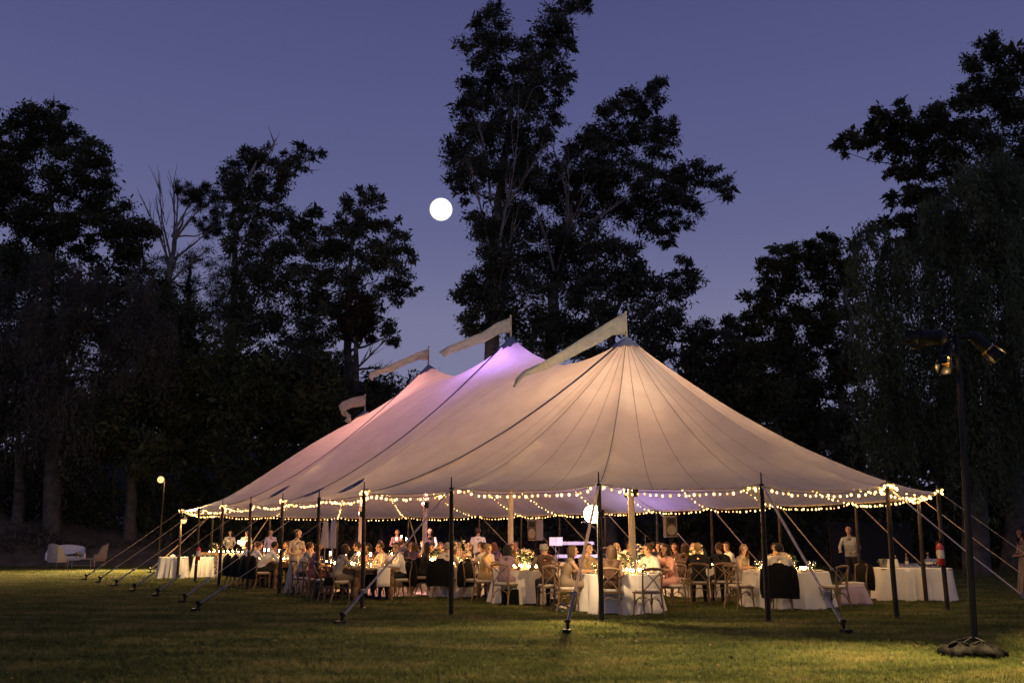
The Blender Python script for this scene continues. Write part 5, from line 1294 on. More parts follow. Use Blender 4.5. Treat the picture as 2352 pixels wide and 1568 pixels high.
# standing people
ST = 'people standing and serving'
person(G(672, 1364)+Vector((0, .2, 0)), F1, 'g_gown', 'woman in a long beige gown standing between the two left front poles', 'pale', 'bun', 'h_brown', 'beige', 'beige', 'none', group=ST)
person(XY(622, 40.5), XY(660, 30), 's_down', 'man standing in a pale lilac shirt behind the far-left guests', 'skin', 'short', 'h_brown', 'lilac', 'charcoal', group=ST)
person(XY(528, 43.6), XY(528, 30), 's_reach', 'bartender in an ivory shirt at the left of the rear buffet', 'skin', 'short', 'h_brown', 'ivory', 'black', group=ST)
person(XY(566, 42.6), XY(566, 30), 's_fold', 'bartender in a white shirt at the right of the rear buffet', 'tan', 'short', 'h_black', 'white', 'black', group=ST)
person(XY(1098, 30.5), XY(1130, 40), 's_fold', 'man in a bright white jacket standing with his back turned', 'skin', 'short', 'h_brown', 'white', 'black', group=ST)
person(XY(987, 33.5), XY(960, 25), 's_reach', 'waiter in a dark waistcoat bending beside the third centre pole', 'skin', 'short', 'h_brown', 'charcoal', 'black', 'white', group=ST)
person(XY(912, 38.5), XY(900, 30), 's_fold', 'man in a mauve shirt standing behind the candelabra', 'skin', 'crop', 'h_brown', 'mauve', 'black', group=ST)
person(G(1962, 1357), T5, 's_reach', 'waiter in a grey shirt reaching left near the drinks table', 'tan', 'short', 'h_black', 'grey', 'black', group=ST)
person(XY(2348, 24.0), XY(2100, 24), 'g_gown', 'woman in a tan dress walking in at the right edge', 'tan', 'long', 'h_brown', 'tanfab', 'tanfab', 'none', group=ST)
# more guests deep under the tent
for T_, dx, dy, ps_, lb_, sk, hr, hc, tp, bt, sl in (
 (T6, .1, -.95, 'm_table', 'man in a charcoal suit with his back turned before the candelabra', 'skin', 'crop', 'h_brown', 'charcoal', 'black', 'long'),
 (T6, -.2, 1.0, 'f_lean', 'woman in black beyond the candelabra', 'pale', 'bun', 'h_black', 'black', 'black', 'long'),
 (T7, -.85, .35, 'm_right', 'man in navy at the left of the rear flower table', 'skin', 'short', 'h_black', 'navy', 'black', 'long'),
 (T7, .15, 1.0, 'f_table', 'woman in olive beyond the rear flower table', 'pale', 'bob', 'h_auburn', 'olive', 'olive', 'none'),
 (T8, .1, -1.0, 'f_table', 'red-haired woman with her back turned at the far back table', 'pale', 'wavy', 'h_auburn', 'plum', 'plum', 'none'),
 (T8, .85, .2, 'm_left', 'man in charcoal at the right of the far back table', 'skin', 'short', 'h_brown', 'charcoal', 'black', 'long'),
 (T9, .6, .95, 'f_table', 'woman in plum facing the camera beyond the drum kit table', 'pale', 'bob', 'h_brown', 'plum', 'plum', 'none'),
 (T9, -.55, .9, 'm_lean', 'man in black leaning at the drum kit table', 'tan', 'short', 'h_black', 'black', 'black', 'long'),
 (T4, -.55, -.95, 'f_lean', 'woman in a brown top leaning in at the right-hand back table', 'tan', 'wavy', 'h_brown', 'brown', 'black', 'long'),
 (T2, -.95, .25, 'f_right', 'woman in gold at the left of the middle table', 'pale', 'bun', 'h_blond', 'gold', 'gold', 'none'),
 (T1, -.98, .15, 'm_right', 'man in charcoal at the left of the flower table', 'skin', 'short', 'h_black', 'charcoal', 'black', 'long'),
 (F2, -.95, 1.3, 'm_right', 'man in navy at the far end of the far-left farm table', 'skin', 'short', 'h_brown', 'navy', 'black', 'long'),
 (F2, .3, 2.2, 'f_table', 'woman in rose at the head of the far-left farm table', 'pale', 'wavy', 'h_blond', 'rose', 'rose', 'none')):
    back(T_, dx, dy, 'crossback chair of the '+lb_.split(' at ')[0].split(' with ')[0].split(' beyond ')[0].split(' leaning ')[0]+' deep in the tent', (ps_, lb_, sk, hr, hc, tp, bt, sl))
# ================================================================== ON THE TABLES
M_GLASS = glassy('clear_glass', (.97, .97, .96)); M_AMBER = glassy('votive_glass', (1.0, .86, .6), .8)
M_WAX = mat('candle_wax', (.75, .66, .50), rough=.5)
M_PLATE = mat('white_china', (.75, .73, .69), rough=.25, spec=.6)
M_LEAFY = mat('table_greens', (.06, .09, .04), rough=.6, var=.5, scale=20)
M_BLOOM = mat('cream_blossom', (.74, .66, .54), rough=.8, var=.12, scale=12)
M_BLOOM2 = mat('blush_blossom', (.62, .42, .34), rough=.8, var=.12, scale=12)
def proto(fn):
    t = fn(); used = [False]
    def put(p, label, group, rz=0.0):
        if not used[0]:
            used[0] = True; t.location = p; t.rotation_euler = (0, 0, rz); t['label'] = label; t['group'] = group; return t
        return dup(t, p, rz, label, group)
    return put
def mk_wine():
    t = thing('wine_glass', 'x', 'glass'); mb = MB(); mb.lathe([(.034, .0), (.034, .004), (.006, .008), (.0045, .09), (.012, .10), (.036, .135), (.040, .165), (.032, .205)], 12, cap=False); obj('bowl', mb, M_GLASS, t); return t
def mk_tumbler():
    t = thing('tumbler', 'x', 'glass'); mb = MB(); mb.lathe([(.001, .006), (.03, .006), (.033, 0), (.038, .10)], 12, cap=False); obj('cup', mb, M_GLASS, t); return t
def mk_votive():
    t = thing('votive_candle', 'x', 'candle'); mb = MB(); mb.lathe([(.001, .004), (.030, .004), (.034, 0), (.037, .075)], 12, cap=False); obj('holder', mb, M_AMBER, t)
    mb = MB(); mb.lathe([(.026, .006), (.026, .035)], 10); obj('wax', mb, M_WAX, t); mb = MB(); mb.ball((0, 0, .062), (.019, .019, .032), 7, 6); obj('flame', mb, M_BULB2, t); return t
def mk_taper():
    t = thing('hurricane_candle', 'x', 'candle'); mb = MB(); mb.lathe([(.045, 0), (.045, .012), (.012, .02), (.012, .06), (.02, .07)], 12); obj('base', mb, M_BRASS, t)
    mb = MB(); mb.lathe([(.012, .07), (.011, .27)], 8); obj('wax', mb, M_WAX, t); mb = MB(); mb.ball((0, 0, .305), (.020, .020, .042), 8, 7); obj('flame', mb, M_BULB2, t)
    mb = MB(); mb.lathe([(.045, .02), (.055, .10), (.058, .25), (.045, .36)], 14, cap=False); obj('chimney', mb, M_GLASS, t); return t
def mk_plate():
    t = thing('dinner_plate', 'x', 'plate'); mb = MB(); mb.lathe([(.001, .006), (.08, .006), (.13, .018), (.132, .021), (.08, .003), (.06, 0)], 18, cap=False); obj('dish', mb, M_PLATE, t); return t
WINE, TUMB, VOT, TAP, PLATE = proto(mk_wine), proto(mk_tumbler), proto(mk_votive), proto(mk_taper), proto(mk_plate)
def flowers(p, label, h=.32, r=.22, vase=.16):
    t = thing('flower_arrangement', label, 'flowers', p, 0, 'flower arrangements')
    mb = MB(); mb.lathe([(.05, 0), (.075, .03), (.08, vase*.6), (.055, vase), (.062, vase+.01)], 14); obj('vase', mb, M_PLATE, t)
    gb = MB()
    for k in range(120):
        d = Vector((rnd.gauss(0, 1), rnd.gauss(0, 1), rnd.gauss(.25, .8))).normalized(); q = Vector((0, 0, vase+h*.42))+Vector((d.x*r, d.y*r, d.z*h*.55))*rnd.uniform(.4, 1.15)
        s = d.orthogonal().normalized()*rnd.uniform(.012, .024); e = q+(d+Vector((0, 0, -.3)))*rnd.uniform(.05, .11)
        gb.add([q, q.lerp(e, .5)+s, e, q.lerp(e, .5)-s], [(0, 1, 2, 3)])
    for k in range(10): 
        d = Vector((rnd.gauss(0, .6), rnd.gauss(0, .6), 1)).normalized(); gb.tube([(0, 0, vase*.6), tuple(Vector((0, 0, vase))+d*h*.7)], .004, 4)
    obj('greenery', gb, M_LEAFY, t)
    for k in range(17):
        d = Vector((rnd.gauss(0, 1), rnd.gauss(0, 1), rnd.gauss(.5, .7))).normalized(); q = Vector((0, 0, vase+h*.45))+Vector((d.x*r, d.y*r, d.z*h*.6))*rnd.uniform(.7, 1.05)
        bb = MB(); rr = rnd.uniform(.026, .048)
        for j in range(3): bb.lathe([(rr*.2, -rr*.5), (rr*(1-.25*j), 0), (rr*(.9-.28*j), rr*.55)], 7, tuple(q+Vector((0, 0, .008*j))), False, lambda r_, z, a, j=j: r_*(1+.14*math.sin(a*5+j)))
        obj('blossom', bb, M_BLOOM if k % 3 else M_BLOOM2, t)
    return t
def lay(T, r, what, n=9, z=.757, fl=.3, fr=.2, seed=0, vot=6):
    g = rnd
    if fl: flowers(Vector((T.x, T.y, z)), 'cream and blush flowers in a white vase '+what, fl, fr)
    for k in range(n):
        a = 2*PI*k/n+seed; q = Vector((T.x+math.cos(a)*r*.68, T.y+math.sin(a)*r*.68, z)); WINE(q, 'stemmed wine glass '+what, 'wine glasses '+what)
        a += .22; TUMB(Vector((T.x+math.cos(a)*r*.6, T.y+math.sin(a)*r*.6, z)), 'water tumbler '+what, 'tumblers '+what)
        a += .1; PLATE(Vector((T.x+math.cos(a)*r*.78, T.y+math.sin(a)*r*.78, z)), 'white dinner plate '+what, 'plates '+what)
    for k in range(vot):
        a = 2*PI*k/vot+seed+.4; VOT(Vector((T.x+math.cos(a)*r*.36, T.y+math.sin(a)*r*.36, z)), 'lit votive candle '+what, 'votive candles '+what)
        a += .5; VOT(Vector((T.x+math.cos(a)*r*.52, T.y+math.sin(a)*r*.52, z)), 'lit votive candle '+what, 'votive candles '+what)
lay(T3, .80, 'on the front centre table', 9, seed=.2, fl=.30, fr=.20)
lay(T1, .76, 'on the table left of centre', 8, seed=.5, fl=.50, fr=.26)
lay(T2, .74, 'on the middle table', 8, seed=.1, fl=.30, fr=.2, vot=8)
lay(T4, .80, 'on the right-hand back table', 8, seed=.7, fl=.40, fr=.2, vot=9)
lay(T5, .92, 'on the right end table', 10, seed=.3, fl=.2, fr=.2)
lay(T6, .74, 'on the candelabra table', 6, seed=.9, fl=.26, fr=.24, vot=5)
lay(T7, .76, 'on the rear flower table', 6, seed=.4, fl=.34, fr=.26, vot=5)
lay(T8, .76, 'on the far back table', 5, seed=.1, fl=.3, fr=.22, vot=5)
lay(T9, .76, 'on the table by the drum kit', 6, seed=.6, fl=.3, fr=.22, vot=6)
def lay_farm(F, ln, what, z=.769):
    n = int(ln/.75)
    for k in range(n):
        al = -ln/2+.45+k*.78
        for s in (-1, 1):
            q = F+rdir*al+ndir*s*.36; PLATE(Vector((q.x, q.y, z)), 'white dinner plate '+what, 'plates '+what)
            q = F+rdir*(al+.2)+ndir*s*.26; WINE(Vector((q.x, q.y, z)), 'stemmed wine glass '+what, 'wine glasses '+what)
            q = F+rdir*(al-.17)+ndir*s*.25; TUMB(Vector((q.x, q.y, z)), 'water tumbler '+what, 'tumblers '+what)
        q = F+rdir*(al+.05)+ndir*rnd.uniform(-.08, .08); TAP(Vector((q.x, q.y, z+.004)), 'lit taper candle in a glass chimney '+what, 'hurricane candles '+what)
        for j in range(3):
            q = F+rdir*(al+.22+j*.15)+ndir*rnd.uniform(-.14, .14); VOT(Vector((q.x, q.y, z+.004)), 'lit votive candle '+what, 'votive candles '+what)
lay_farm(F1, 3.3, 'along the near farm table'); lay_farm(F2, 3.6, 'along the far-left farm table')
# candelabra
t = thing('candelabra', 'three-armed candelabra with lit tapers among flowers far back', 'candelabra', Vector((T6.x, T6.y-.05, .757)))
mb = MB(); mb.lathe([(.09, 0), (.09, .015), (.02, .03), (.015, .42), (.02, .44)], 12)
for s in (-1, 1): mb.tube([(0, 0, .34), (s*.1, 0, .36), (s*.18, 0, .40), (s*.2, 0, .46)], .011, 6)
obj('stand', mb, M_BRASS, t)
for x, z in ((-.2, .46), (0, .54), (.2, .46)):
    mb = MB(); mb.tube([(x, 0, z-.1 if x == 0 else z), (x, 0, z+.16)], .013, 8); c = obj('taper', mb, M_WAX, t)
    mb = MB(); mb.ball((x, 0, z+.20), (.022, .022, .045), 8, 6); obj('flame', mb, M_BULB2, c)
# --- drinks table at right
M_BOT = mat('dark_bottle_glass', (.012, .018, .010), rough=.12, spec=.8); M_BOT2 = mat('amber_bottle_glass', (.10, .035, .01), rough=.12, spec=.8); M_LABEL = mat('bottle_label', (.66, .60, .48), rough=.8)
def bottle(p, label, m, k=1.0, group='bottles on the drinks table'):
    t = thing('bottle', label, 'bottle', p, 0, group)
    mb = MB(); mb.lathe([(.036*k, 0), (.038*k, .01), (.038*k, .19*k), (.030*k, .215*k), (.014*k, .245*k), (.013*k, .30*k), (.015*k, .305*k)], 12); obj('glass', mb, m, t)
    mb = MB(); mb.lathe([(.0387*k, .06*k), (.0387*k, .14*k)], 12, cap=False); obj('paper_label', mb, M_LABEL, t)
    mb = MB(); mb.lathe([(.0155*k, .285*k), (.0155*k, .318*k)], 8); obj('cap', mb, M_BRASS, t)
bz = .762
for x, y, l, m, k in ((.34, .12, 'tall dark wine bottle, left one of the standing pair on the drinks table', M_BOT, 1.15), (.50, .14, 'tall dark wine bottle, right one of the standing pair on the drinks table', M_BOT, 1.12), (-.02, .18, 'amber spirits bottle in the middle of the drinks table', M_BOT2, 1.05), (.72, .05, 'pale-labelled bottle at the right end of the drinks table', M_BOT, .95), (-.28, .2, 'short amber bottle behind the glasses on the drinks table', M_BOT2, .9)):
    bottle(BAR+Vector((x, y, bz)), l, m, k)
for k in range(14):
    TUMB(BAR+Vector((-.30+(k % 7)*.075, -.08+(k//7)*.12, bz)), 'upturned tumbler in the row of glasses on the drinks table', 'tumblers on the drinks table')
for k in range(12):
    WINE(BAR+Vector((.30+(k % 6)*.07, -.14+(k//6)*.1, bz)), 'stemmed glass before the wine bottles on the drinks table', 'stemmed glasses on the drinks table')
t = thing('ice_bucket', 'metal ice bucket at the left end of the drinks table', 'ice bucket', BAR+Vector((-.66, .02, bz)))
mb = MB(); mb.lathe([(.085, 0), (.11, .2), (.118, .205), (.105, .2), (.08, .01)], 18, cap=False); mb.lathe([(.001, .01), (.082, .01)], 18, cap=False); obj('pail', mb, M_STEEL, t)
for s in (-1, 1): mb = MB(); mb.tube([(s*.105, 0, .17), (s*.14, 0, .16), (s*.14, 0, .12), (s*.1, 0, .11)], .008, 6); obj('handle', mb, M_STEEL, t)
mb = MB(); rows = []
for j in range(6): rows.append([((k-3)*.04*(1+.35*j/5), -.03*math.sin(k*1.3+j*.3)*j/5.0, .2-.2*j/5.0) for k in range(7)])
mb.grid(rows); o = single('napkin', mb, M_CLOTH, 'white cloth draped beside the ice bucket on the drinks table', 'napkin', BAR+Vector((-.47, -.05, bz))); o.modifiers.new('t', 'SOLIDIFY').thickness = .006
mb = MB(); mb.box((0, 0, .006), (.5, .3, .012)); mb.box((0, -.15, .018), (.5, .012, .024)); mb.box((0, .15, .018), (.5, .012, .024)); single('serving_tray', mb, M_STEEL, 'flat dark tray behind the stemmed glasses on the drinks table', 'tray', BAR+Vector((.55, .28, bz)))
# --- rear buffet
def jar(p, label, k=1.0):
    t = thing('glass_jar', label, 'jar', p, 0, 'jars and bottles on the rear buffet'); mb = MB(); mb.lathe([(.06*k, 0), (.075*k, .02), (.075*k, .2*k), (.05*k, .24*k), (.05*k, .26*k)], 12, cap=False); obj('body', mb, M_AMBER, t); mb = MB(); mb.lathe([(.055*k, .262*k), (.055*k, .29*k), (.01, .31*k)], 12); obj('lid', mb, M_BRASS, t)
for k in range(6):
    x = -.6+k*.22; VOT(BU1+Vector((x, -.2, .762)), 'lit votive candle along the left half of the rear buffet', 'votive candles on the left half of the rear buffet'); jar(BU1+Vector((x+.08, .08, .762)), 'lidded glass jar on the left half of the rear buffet', rnd.uniform(.6, .8))
for k in range(6):
    x = -.5+k*.19; bottle(BU2+Vector((x, .1, .762)), 'small bottle along the right half of the rear buffet', M_BOT2 if k % 2 else M_BOT, rnd.uniform(.7, .95), 'bottles on the rear buffet'); VOT(BU2+Vector((x+.06, -.2, .762)), 'lit votive candle along the right half of the rear buffet', 'votive candles on the right half of the rear buffet')
flowers(BU1+Vector((-.45, 0, .762)), 'small bright bouquet at the left end of the rear buffet', .3, .2)
bl = (BU1+BU2)*.5+Vector((.0, .35, 1.35))
t = thing('buffet_lamp', 'small warm lamp on a stem glowing between the two rear buffet tables', 'lamp', Vector((bl.x, bl.y, 0)))
mb = MB(); mb.tube([(0, 0, 0), (0, 0, 1.18)], .012, 6); mb.lathe([(.12, 0), (.12, .02), (.02, .04)], 12); obj('stem', mb, M_BLACK, t); mb = MB(); mb.lathe([(.05, 1.18), (.09, 1.2), (.07, 1.32), (.03, 1.34)], 12); obj('shade', mb, M_LAMPW if False else emit('small_lamp_glow', (1, .72, .34), 12), t)
lamp('buffet_glow', 'POINT', bl+Vector((0, -.45, -.15)), 34, (1.0, .68, .28), t, .08)
# glasses racked on the serving table below the speaker
for k in range(18):
    WINE(SV+Vector((-.6+(k % 9)*.13, -.15+(k//9)*.2, .762)), 'stemmed glass racked on the table below the left loudspeaker', 'glasses on the table below the left loudspeaker')
# --- side tables at left
mb = MB(); mb.box((0, 0, .035), (.16, .12, .07)); mb.lathe([(.03, .07), (.035, .1)], 10); single('card_box', mb, M_PLATE, 'small white box on the left covered side table', 'box', SA+Vector((-.08, .1, .762)), .2)
t = thing('wooden_crate', 'long wooden crate on the garlanded side table', 'crate', SB+Vector((.02, .12, .762)), .12)
for s in (-1, 1):
    mb = MB(); mb.box((0, s*.17, .08), (.8, .02, .15)); obj('side_board', mb, M_FARM, t)
    mb = MB(); mb.box((s*.41, 0, .08), (.02, .36, .15)); obj('end_board', mb, M_FARM, t)
mb = MB(); mb.box((0, 0, .006), (.8, .32, .012)); obj('bottom_board', mb, M_FARM, t)
t = thing('leafy_garland', 'green leaf garland along the top and down the right side of the side table', 'garland', SB+Vector((0, 0, .76)), .12)
gl = MB()
path = [Vector((-.4+.82*k/20, -.36-.02*math.sin(k), .03)) for k in range(21)]+[Vector((.44+.035*k/16*1.3, -.42-.006*k, -.62*k/16)) for k in range(1, 17)]
for q in path:
    for j in range(9):
        d = Vector((rnd.gauss(0, 1), rnd.gauss(0, 1), rnd.gauss(0, .8))).normalized(); s = d.orthogonal().normalized()*rnd.uniform(.012, .022); a = q+d*.015; e = q+d*rnd.uniform(.05, .10)
        gl.add([a, a.lerp(e, .5)+s, e, a.lerp(e, .5)-s], [(0, 1, 2, 3)])
lv = obj('leaves', gl, M_LEAFY, t); mb = MB(); mb.tube(path, .01, 5); obj('stem', mb, M_BARK, t)
# --- fire extinguishers on tent poles
M_RED = mat('extinguisher_red', (.42, .03, .02), rough=.3, spec=.6)
def extinguisher(p, label, pole):
    t = thing('fire_extinguisher', label, 'fire extinguisher', p, 0, 'fire extinguishers on tent poles')
    mb = MB(); mb.lathe([(.06, 0), (.075, .02), (.075, .36), (.06, .41), (.025, .44), (.022, .46)], 16); obj('cylinder', mb, M_RED, t)
    mb = MB(); mb.lathe([(.0765, .14), (.0765, .31)], 16, cap=False); obj('paper_label', mb, M_LABEL, t)
    mb = MB(); mb.box((0, 0, .485), (.05, .04, .05)); mb.box((.05, 0, .53), (.13, .02, .015)); mb.box((.045, 0, .50), (.11, .02, .012)); obj('valve', mb, M_BLACK, t)
    mb = MB(); mb.tube([(-.02, 0, .48), (-.09, -.01, .44), (-.10, -.01, .25), (-.09, -.01, .14)], .011, 6); obj('hose', mb, M_BLACK, t)
    mb = MB(); d = Vector((pole.x-p.x, pole.y-p.y, 0)); mb.tube([tuple(Vector((0, 0, .25))+d*.4), tuple(Vector((0, 0, .25))+d)], .02, 6); obj('bracket', mb, M_STEEL, t)
q = PER[11][0]; e_ = AT(2160, 1297, q.y-.02); extinguisher(Vector((e_.x, e_.y-.05, e_.z)), 'red fire extinguisher with a pale label on the right corner pole', q)
q = PER[1][0]; e_ = AT(454, 1286, q.y-.02); extinguisher(Vector((e_.x+.02, e_.y-.05, e_.z)), 'red fire extinguisher above the garlanded side table', q)

# ================================================================== LOUNGE ON THE LEFT LAWN
M_UPH = mat('oatmeal_upholstery', (.50, .45, .38), rough=.9, var=.08, bump=.2, bscale=50); M_UPH2 = mat('tan_upholstery', (.36, .27, .19), rough=.9, var=.08, bump=.2, bscale=50); M_UPW = mat('white_upholstery', (.80, .78, .75), rough=.9, var=.05)
def wing_chair(p, rz, label, m):
    t = thing('wingback_chair', label, 'armchair', p, rz, 'wingback chairs of the lounge set')
    mb = MB(); mb.box((0, .02, .37), (.58, .58, .14)); mb.box((0, .05, .47), (.5, .5, .08), 0, .94); obj('seat', mb, m, t)
    mb = MB(); rows = []
    for z in np.linspace(.40, 1.12, 9):
        kk = (z-.4)/.72; w_ = .29-.02*kk; y = -.25-.10*kk; top = 0
        rows.append([(x*w_, y-.05*(1-abs(x)) + (.0), z+.06*(1-x*x)*kk) for x in np.linspace(-1, 1, 11)]+[(x*w_, y+.07, z+.06*(1-x*x)*kk) for x in np.linspace(1, -1, 11)])
    mb.grid(rows, True); mb.f.append(tuple(range(21, -1, -1))); mb.m.append(0); mb.f.append(tuple(8*22+k for k in range(22))); mb.m.append(0); obj('backrest', mb, m, t)
    for s in (-1, 1):
        mb = MB(); rows = []
        for z, y1 in ((.40, .24), (.62, .26), (.66, .05), (.80, .0), (1.0, -.08), (1.08, -.2)):
            rows.append([(s*.27, -.30, z), (s*.27, y1, z), (s*.335, y1+.01, z), (s*.335, -.30, z)])
        mb.grid(rows, True); mb.f.append(tuple(20+k for k in range(4))); mb.m.append(0); obj('wing', mb, m, t)
        for y in (-.25, .26): mb = MB(); mb.tube([(s*.26, y, .31), (s*.27, y*1.08, 0)], [.028, .018], 7); obj('leg', mb, M_FARM, t)
    return t
wing_chair(G(124, 1306)+Vector((0, .2, 0)), face((0, 0, 0), (.35, .9, 0)), 'oatmeal wingback chair seen from behind in front of the white settee', M_UPH)
wing_chair(G(222, 1302)+Vector((0, .2, 0)), face((0, 0, 0), (-.85, -.5, 0)), 'tan wingback chair facing left at the right of the lounge set', M_UPH2)
ps = G(128, 1300)+Vector((0, .9, 0)); t = thing('settee', 'white camelback settee at the far left of the lawn', 'settee', ps, face((0, 0, 0), (.25, -1, 0)))
mb = MB(); mb.box((0, .05, .36), (1.7, .62, .14)); mb.box((0, .08, .46), (1.56, .54, .08), 0, .97); obj('seat', mb, M_UPW, t)
mb = MB(); rows = []
for z in (.4, .6, .8, .95):
    kk = (z-.4)/.55; rows.append([(x*.85, -.22-.1*kk, z+kk*.14*math.cos(x*PI*.5)**.8) for x in np.linspace(-1, 1, 17)]+[(x*.85, -.33-.12*kk, z+kk*.14*math.cos(x*PI*.5)**.8) for x in np.linspace(1, -1, 17)])
mb.grid(rows, True); mb.f.append(tuple(3*34+k for k in range(34))); mb.m.append(0); obj('backrest', mb, M_UPW, t)
for s in (-1, 1):
    mb = MB(); rows = []
    for z, y1 in ((.3, .32), (.62, .34), (.68, .30), (.74, .05), (.9, -.15)): rows.append([(s*.80, -.30, z), (s*.80, y1, z), (s*.90, y1, z), (s*.90, -.30, z)])
    mb.grid(rows, True); mb.f.append(tuple(16+k for k in range(4))); mb.m.append(0); obj('arm', mb, M_UPW, t)
    for y in (-.24, .3): mb = MB(); mb.tube([(s*.8, y, .3), (s*.82, y*1.05, 0)], [.03, .02], 7); obj('leg', mb, M_FARM, t)
pt = G(178, 1304)+Vector((0, .35, 0)); t = thing('coffee_table', 'low pale coffee table with slim legs between the lounge chairs', 'coffee table', pt, .1)
mb = MB(); mb.box((0, 0, .44), (1.15, .6, .03)); obj('tabletop', mb, M_UPH, t)
for sx in (-1, 1):
    for sy in (-1, 1): mb = MB(); mb.tube([(sx*.53, sy*.26, .43), (sx*.54, sy*.27, 0)], .018, 6); obj('leg', mb, M_UPH, t)
mb = MB(); mb.box((0, 0, .12), (1.02, .02, .02)); obj('stretcher', mb, M_UPH, t)
flowers(pt+Vector((-.2, 0, .455)), 'small posy on the coffee table of the lounge set', .2, .15, .1)
mb = MB(); mb.lathe([(.055, 0), (.055, .18), (.03, .2), (.02, .28), (.025, .29)], 12); single('white_vase', mb, M_PLATE, 'white bottle-shaped vase on the coffee table', 'vase', pt+Vector((.15, -.05, .455)))

# ================================================================== BAND, SPEAKERS, UMBRELLAS
M_SPK = mat('speaker_shell', (.20, .17, .13), rough=.5, var=.1); M_GRILLE = mat('speaker_grille', (.06, .05, .04), rough=.4, metal=.4, bump=.6, bscale=160)
def speaker(p, rz, label, front):
    t = thing('loudspeaker', label, 'loudspeaker', p, rz, 'loudspeakers on stands')
    mb = MB(); mb.box((0, 0, .33), (.38, .34, .66)); o = obj('cabinet', mb, M_SPK, t, False); b = o.modifiers.new('b', 'BEVEL'); b.width = .02; b.segments = 2
    mb = MB(); mb.box((0, .174, .33), (.33, .006, .60)); obj('grille', mb, M_GRILLE, t, False)
    mb = MB(); mb.lathe([(.14, 0), (.15, .012), (.13, .02), (.05, .006), (.04, .018), (.001, .022)], 24); mb.v = [(x, z+.177, y+.22) for x, y, z in mb.v]; obj('woofer', mb, M_SPK, t)
    mb = MB(); mb.add([(-.11, .1785, .43), (.11, .1785, .43), (.13, .1785, .58), (-.13, .1785, .58)], [(3, 2, 1, 0)]); mb.box((0, .179, .505), (.2, .01, .1)); obj('horn', mb, M_BLACK, t)
    s = thing('speaker_stand', 'black tripod stand under the '+label, 'speaker stand', Vector((p.x, p.y, 0)), rz, 'loudspeaker stands')
    mb = MB(); mb.tube([(0, 0, .3), (0, 0, p.z)], .022, 8); obj('pole', mb, M_BLACK, s)
    for k in range(3): a = 2*PI*k/3+.3; mb = MB(); mb.tube([(0, 0, .75), (.45*math.cos(a), .45*math.sin(a), .01)], .014, 6); obj('leg', mb, M_BLACK, s)
q = AT(1230, 1241, 29.0); speaker(q, PI*.78, 'tan loudspeaker turned sideways left of the keyboards', 0)
q = AT(1540, 1233, 29.0); speaker(q, PI*1.02, 'loudspeaker facing the camera right of the drum kit', 1)
kb = XY(1325, 32.0)
def keyboard(z, label, w_):
    t = thing('keyboard', label, 'keyboard', kb+Vector((0, 0, z)), .05, 'stage keyboards')
    mb = MB(); mb.box((0, 0, .05), (w_, .34, .10)); obj('case', mb, pm('silver_case', (.5, .48, .5), .35), t, False)
    kk = MB(); kk.box((0, 0, .105), (w_/32*.86, .15, .012)); KM = kk.mesh('white_key', False); KM.materials.append(M_PLATE)
    for k in range(30):
        o = D.objects.new('white_key', KM); C.objects.link(o); o.parent = t; o.location = ((k-14.5)*w_/32, -.09, 0)
    mb = MB(); mb.box((0, .11, .105), (w_*.9, .08, .012)); obj('control_panel', mb, M_BLACK, t, False)
keyboard(.78, 'long silver stage keyboard on the lower tier', 1.55); keyboard(1.22, 'stage keyboard on the upper tier of the stand', 1.15)
t = thing('keyboard_stand', 'two-tier black stand carrying the stage keyboards', 'keyboard stand', kb, .05)
for s in (-1, 1): mb = MB(); mb.tube([(s*.5, -.2, 0), (s*.5, .18, 1.22)], .02, 6); mb.tube([(s*.5, .2, 0), (s*.5, -.15, .78)], .02, 6); mb.box((s*.5, 0, .765), (.04, .36, .03)); mb.box((s*.5, .05, 1.205), (.04, .36, .03)); obj('leg', mb, M_BLACK, t)
dk = XY(1428, 31.5)
t = thing('drum_kit', 'drum kit with pale shells and cymbals on the bandstand', 'drum kit', dk)
M_SHELL = pm('drum_shell', (.62, .58, .60), .3); M_CYM = mat('cymbal_brass', (.7, .5, .2), rough=.3, metal=.9)
def drum(c, r, h, tilt, nm):
    mb = MB(); mb.lathe([(r, 0), (r*1.03, .01), (r*1.03, .03), (r, .035), (r, h-.035), (r*1.03, h-.03), (r*1.03, h-.01), (r*.98, h)], 22); R_ = Matrix.Rotation(tilt, 3, 'X'); mb.v = [tuple(Vector(c)+R_ @ Vector(v)) for v in mb.v]; obj(nm, mb, M_SHELL, t)
drum((0, .3, .30), .28, .42, PI/2, 'bass_drum'); drum((-.24, -.1, .66), .16, .2, .35, 'tom'); drum((.2, -.1, .68), .16, .2, .35, 'tom'); drum((.5, .1, .2), .21, .36, 0, 'floor_tom'); drum((-.5, .15, .52), .18, .15, 0, 'snare')
for x, y, z in ((-.55, -.15, 1.12), (.5, -.2, 1.22), (-.75, .2, .9)):
    mb = MB(); mb.lathe([(.2, 0), (.06, .02), (.03, .035), (.005, .04)], 20, (x, y, z)); obj('cymbal', mb, M_CYM, t); mb = MB(); mb.tube([(x, y, 0), (x, y, z)], .012, 6); obj('cymbal_stand', mb, M_STEEL, t)
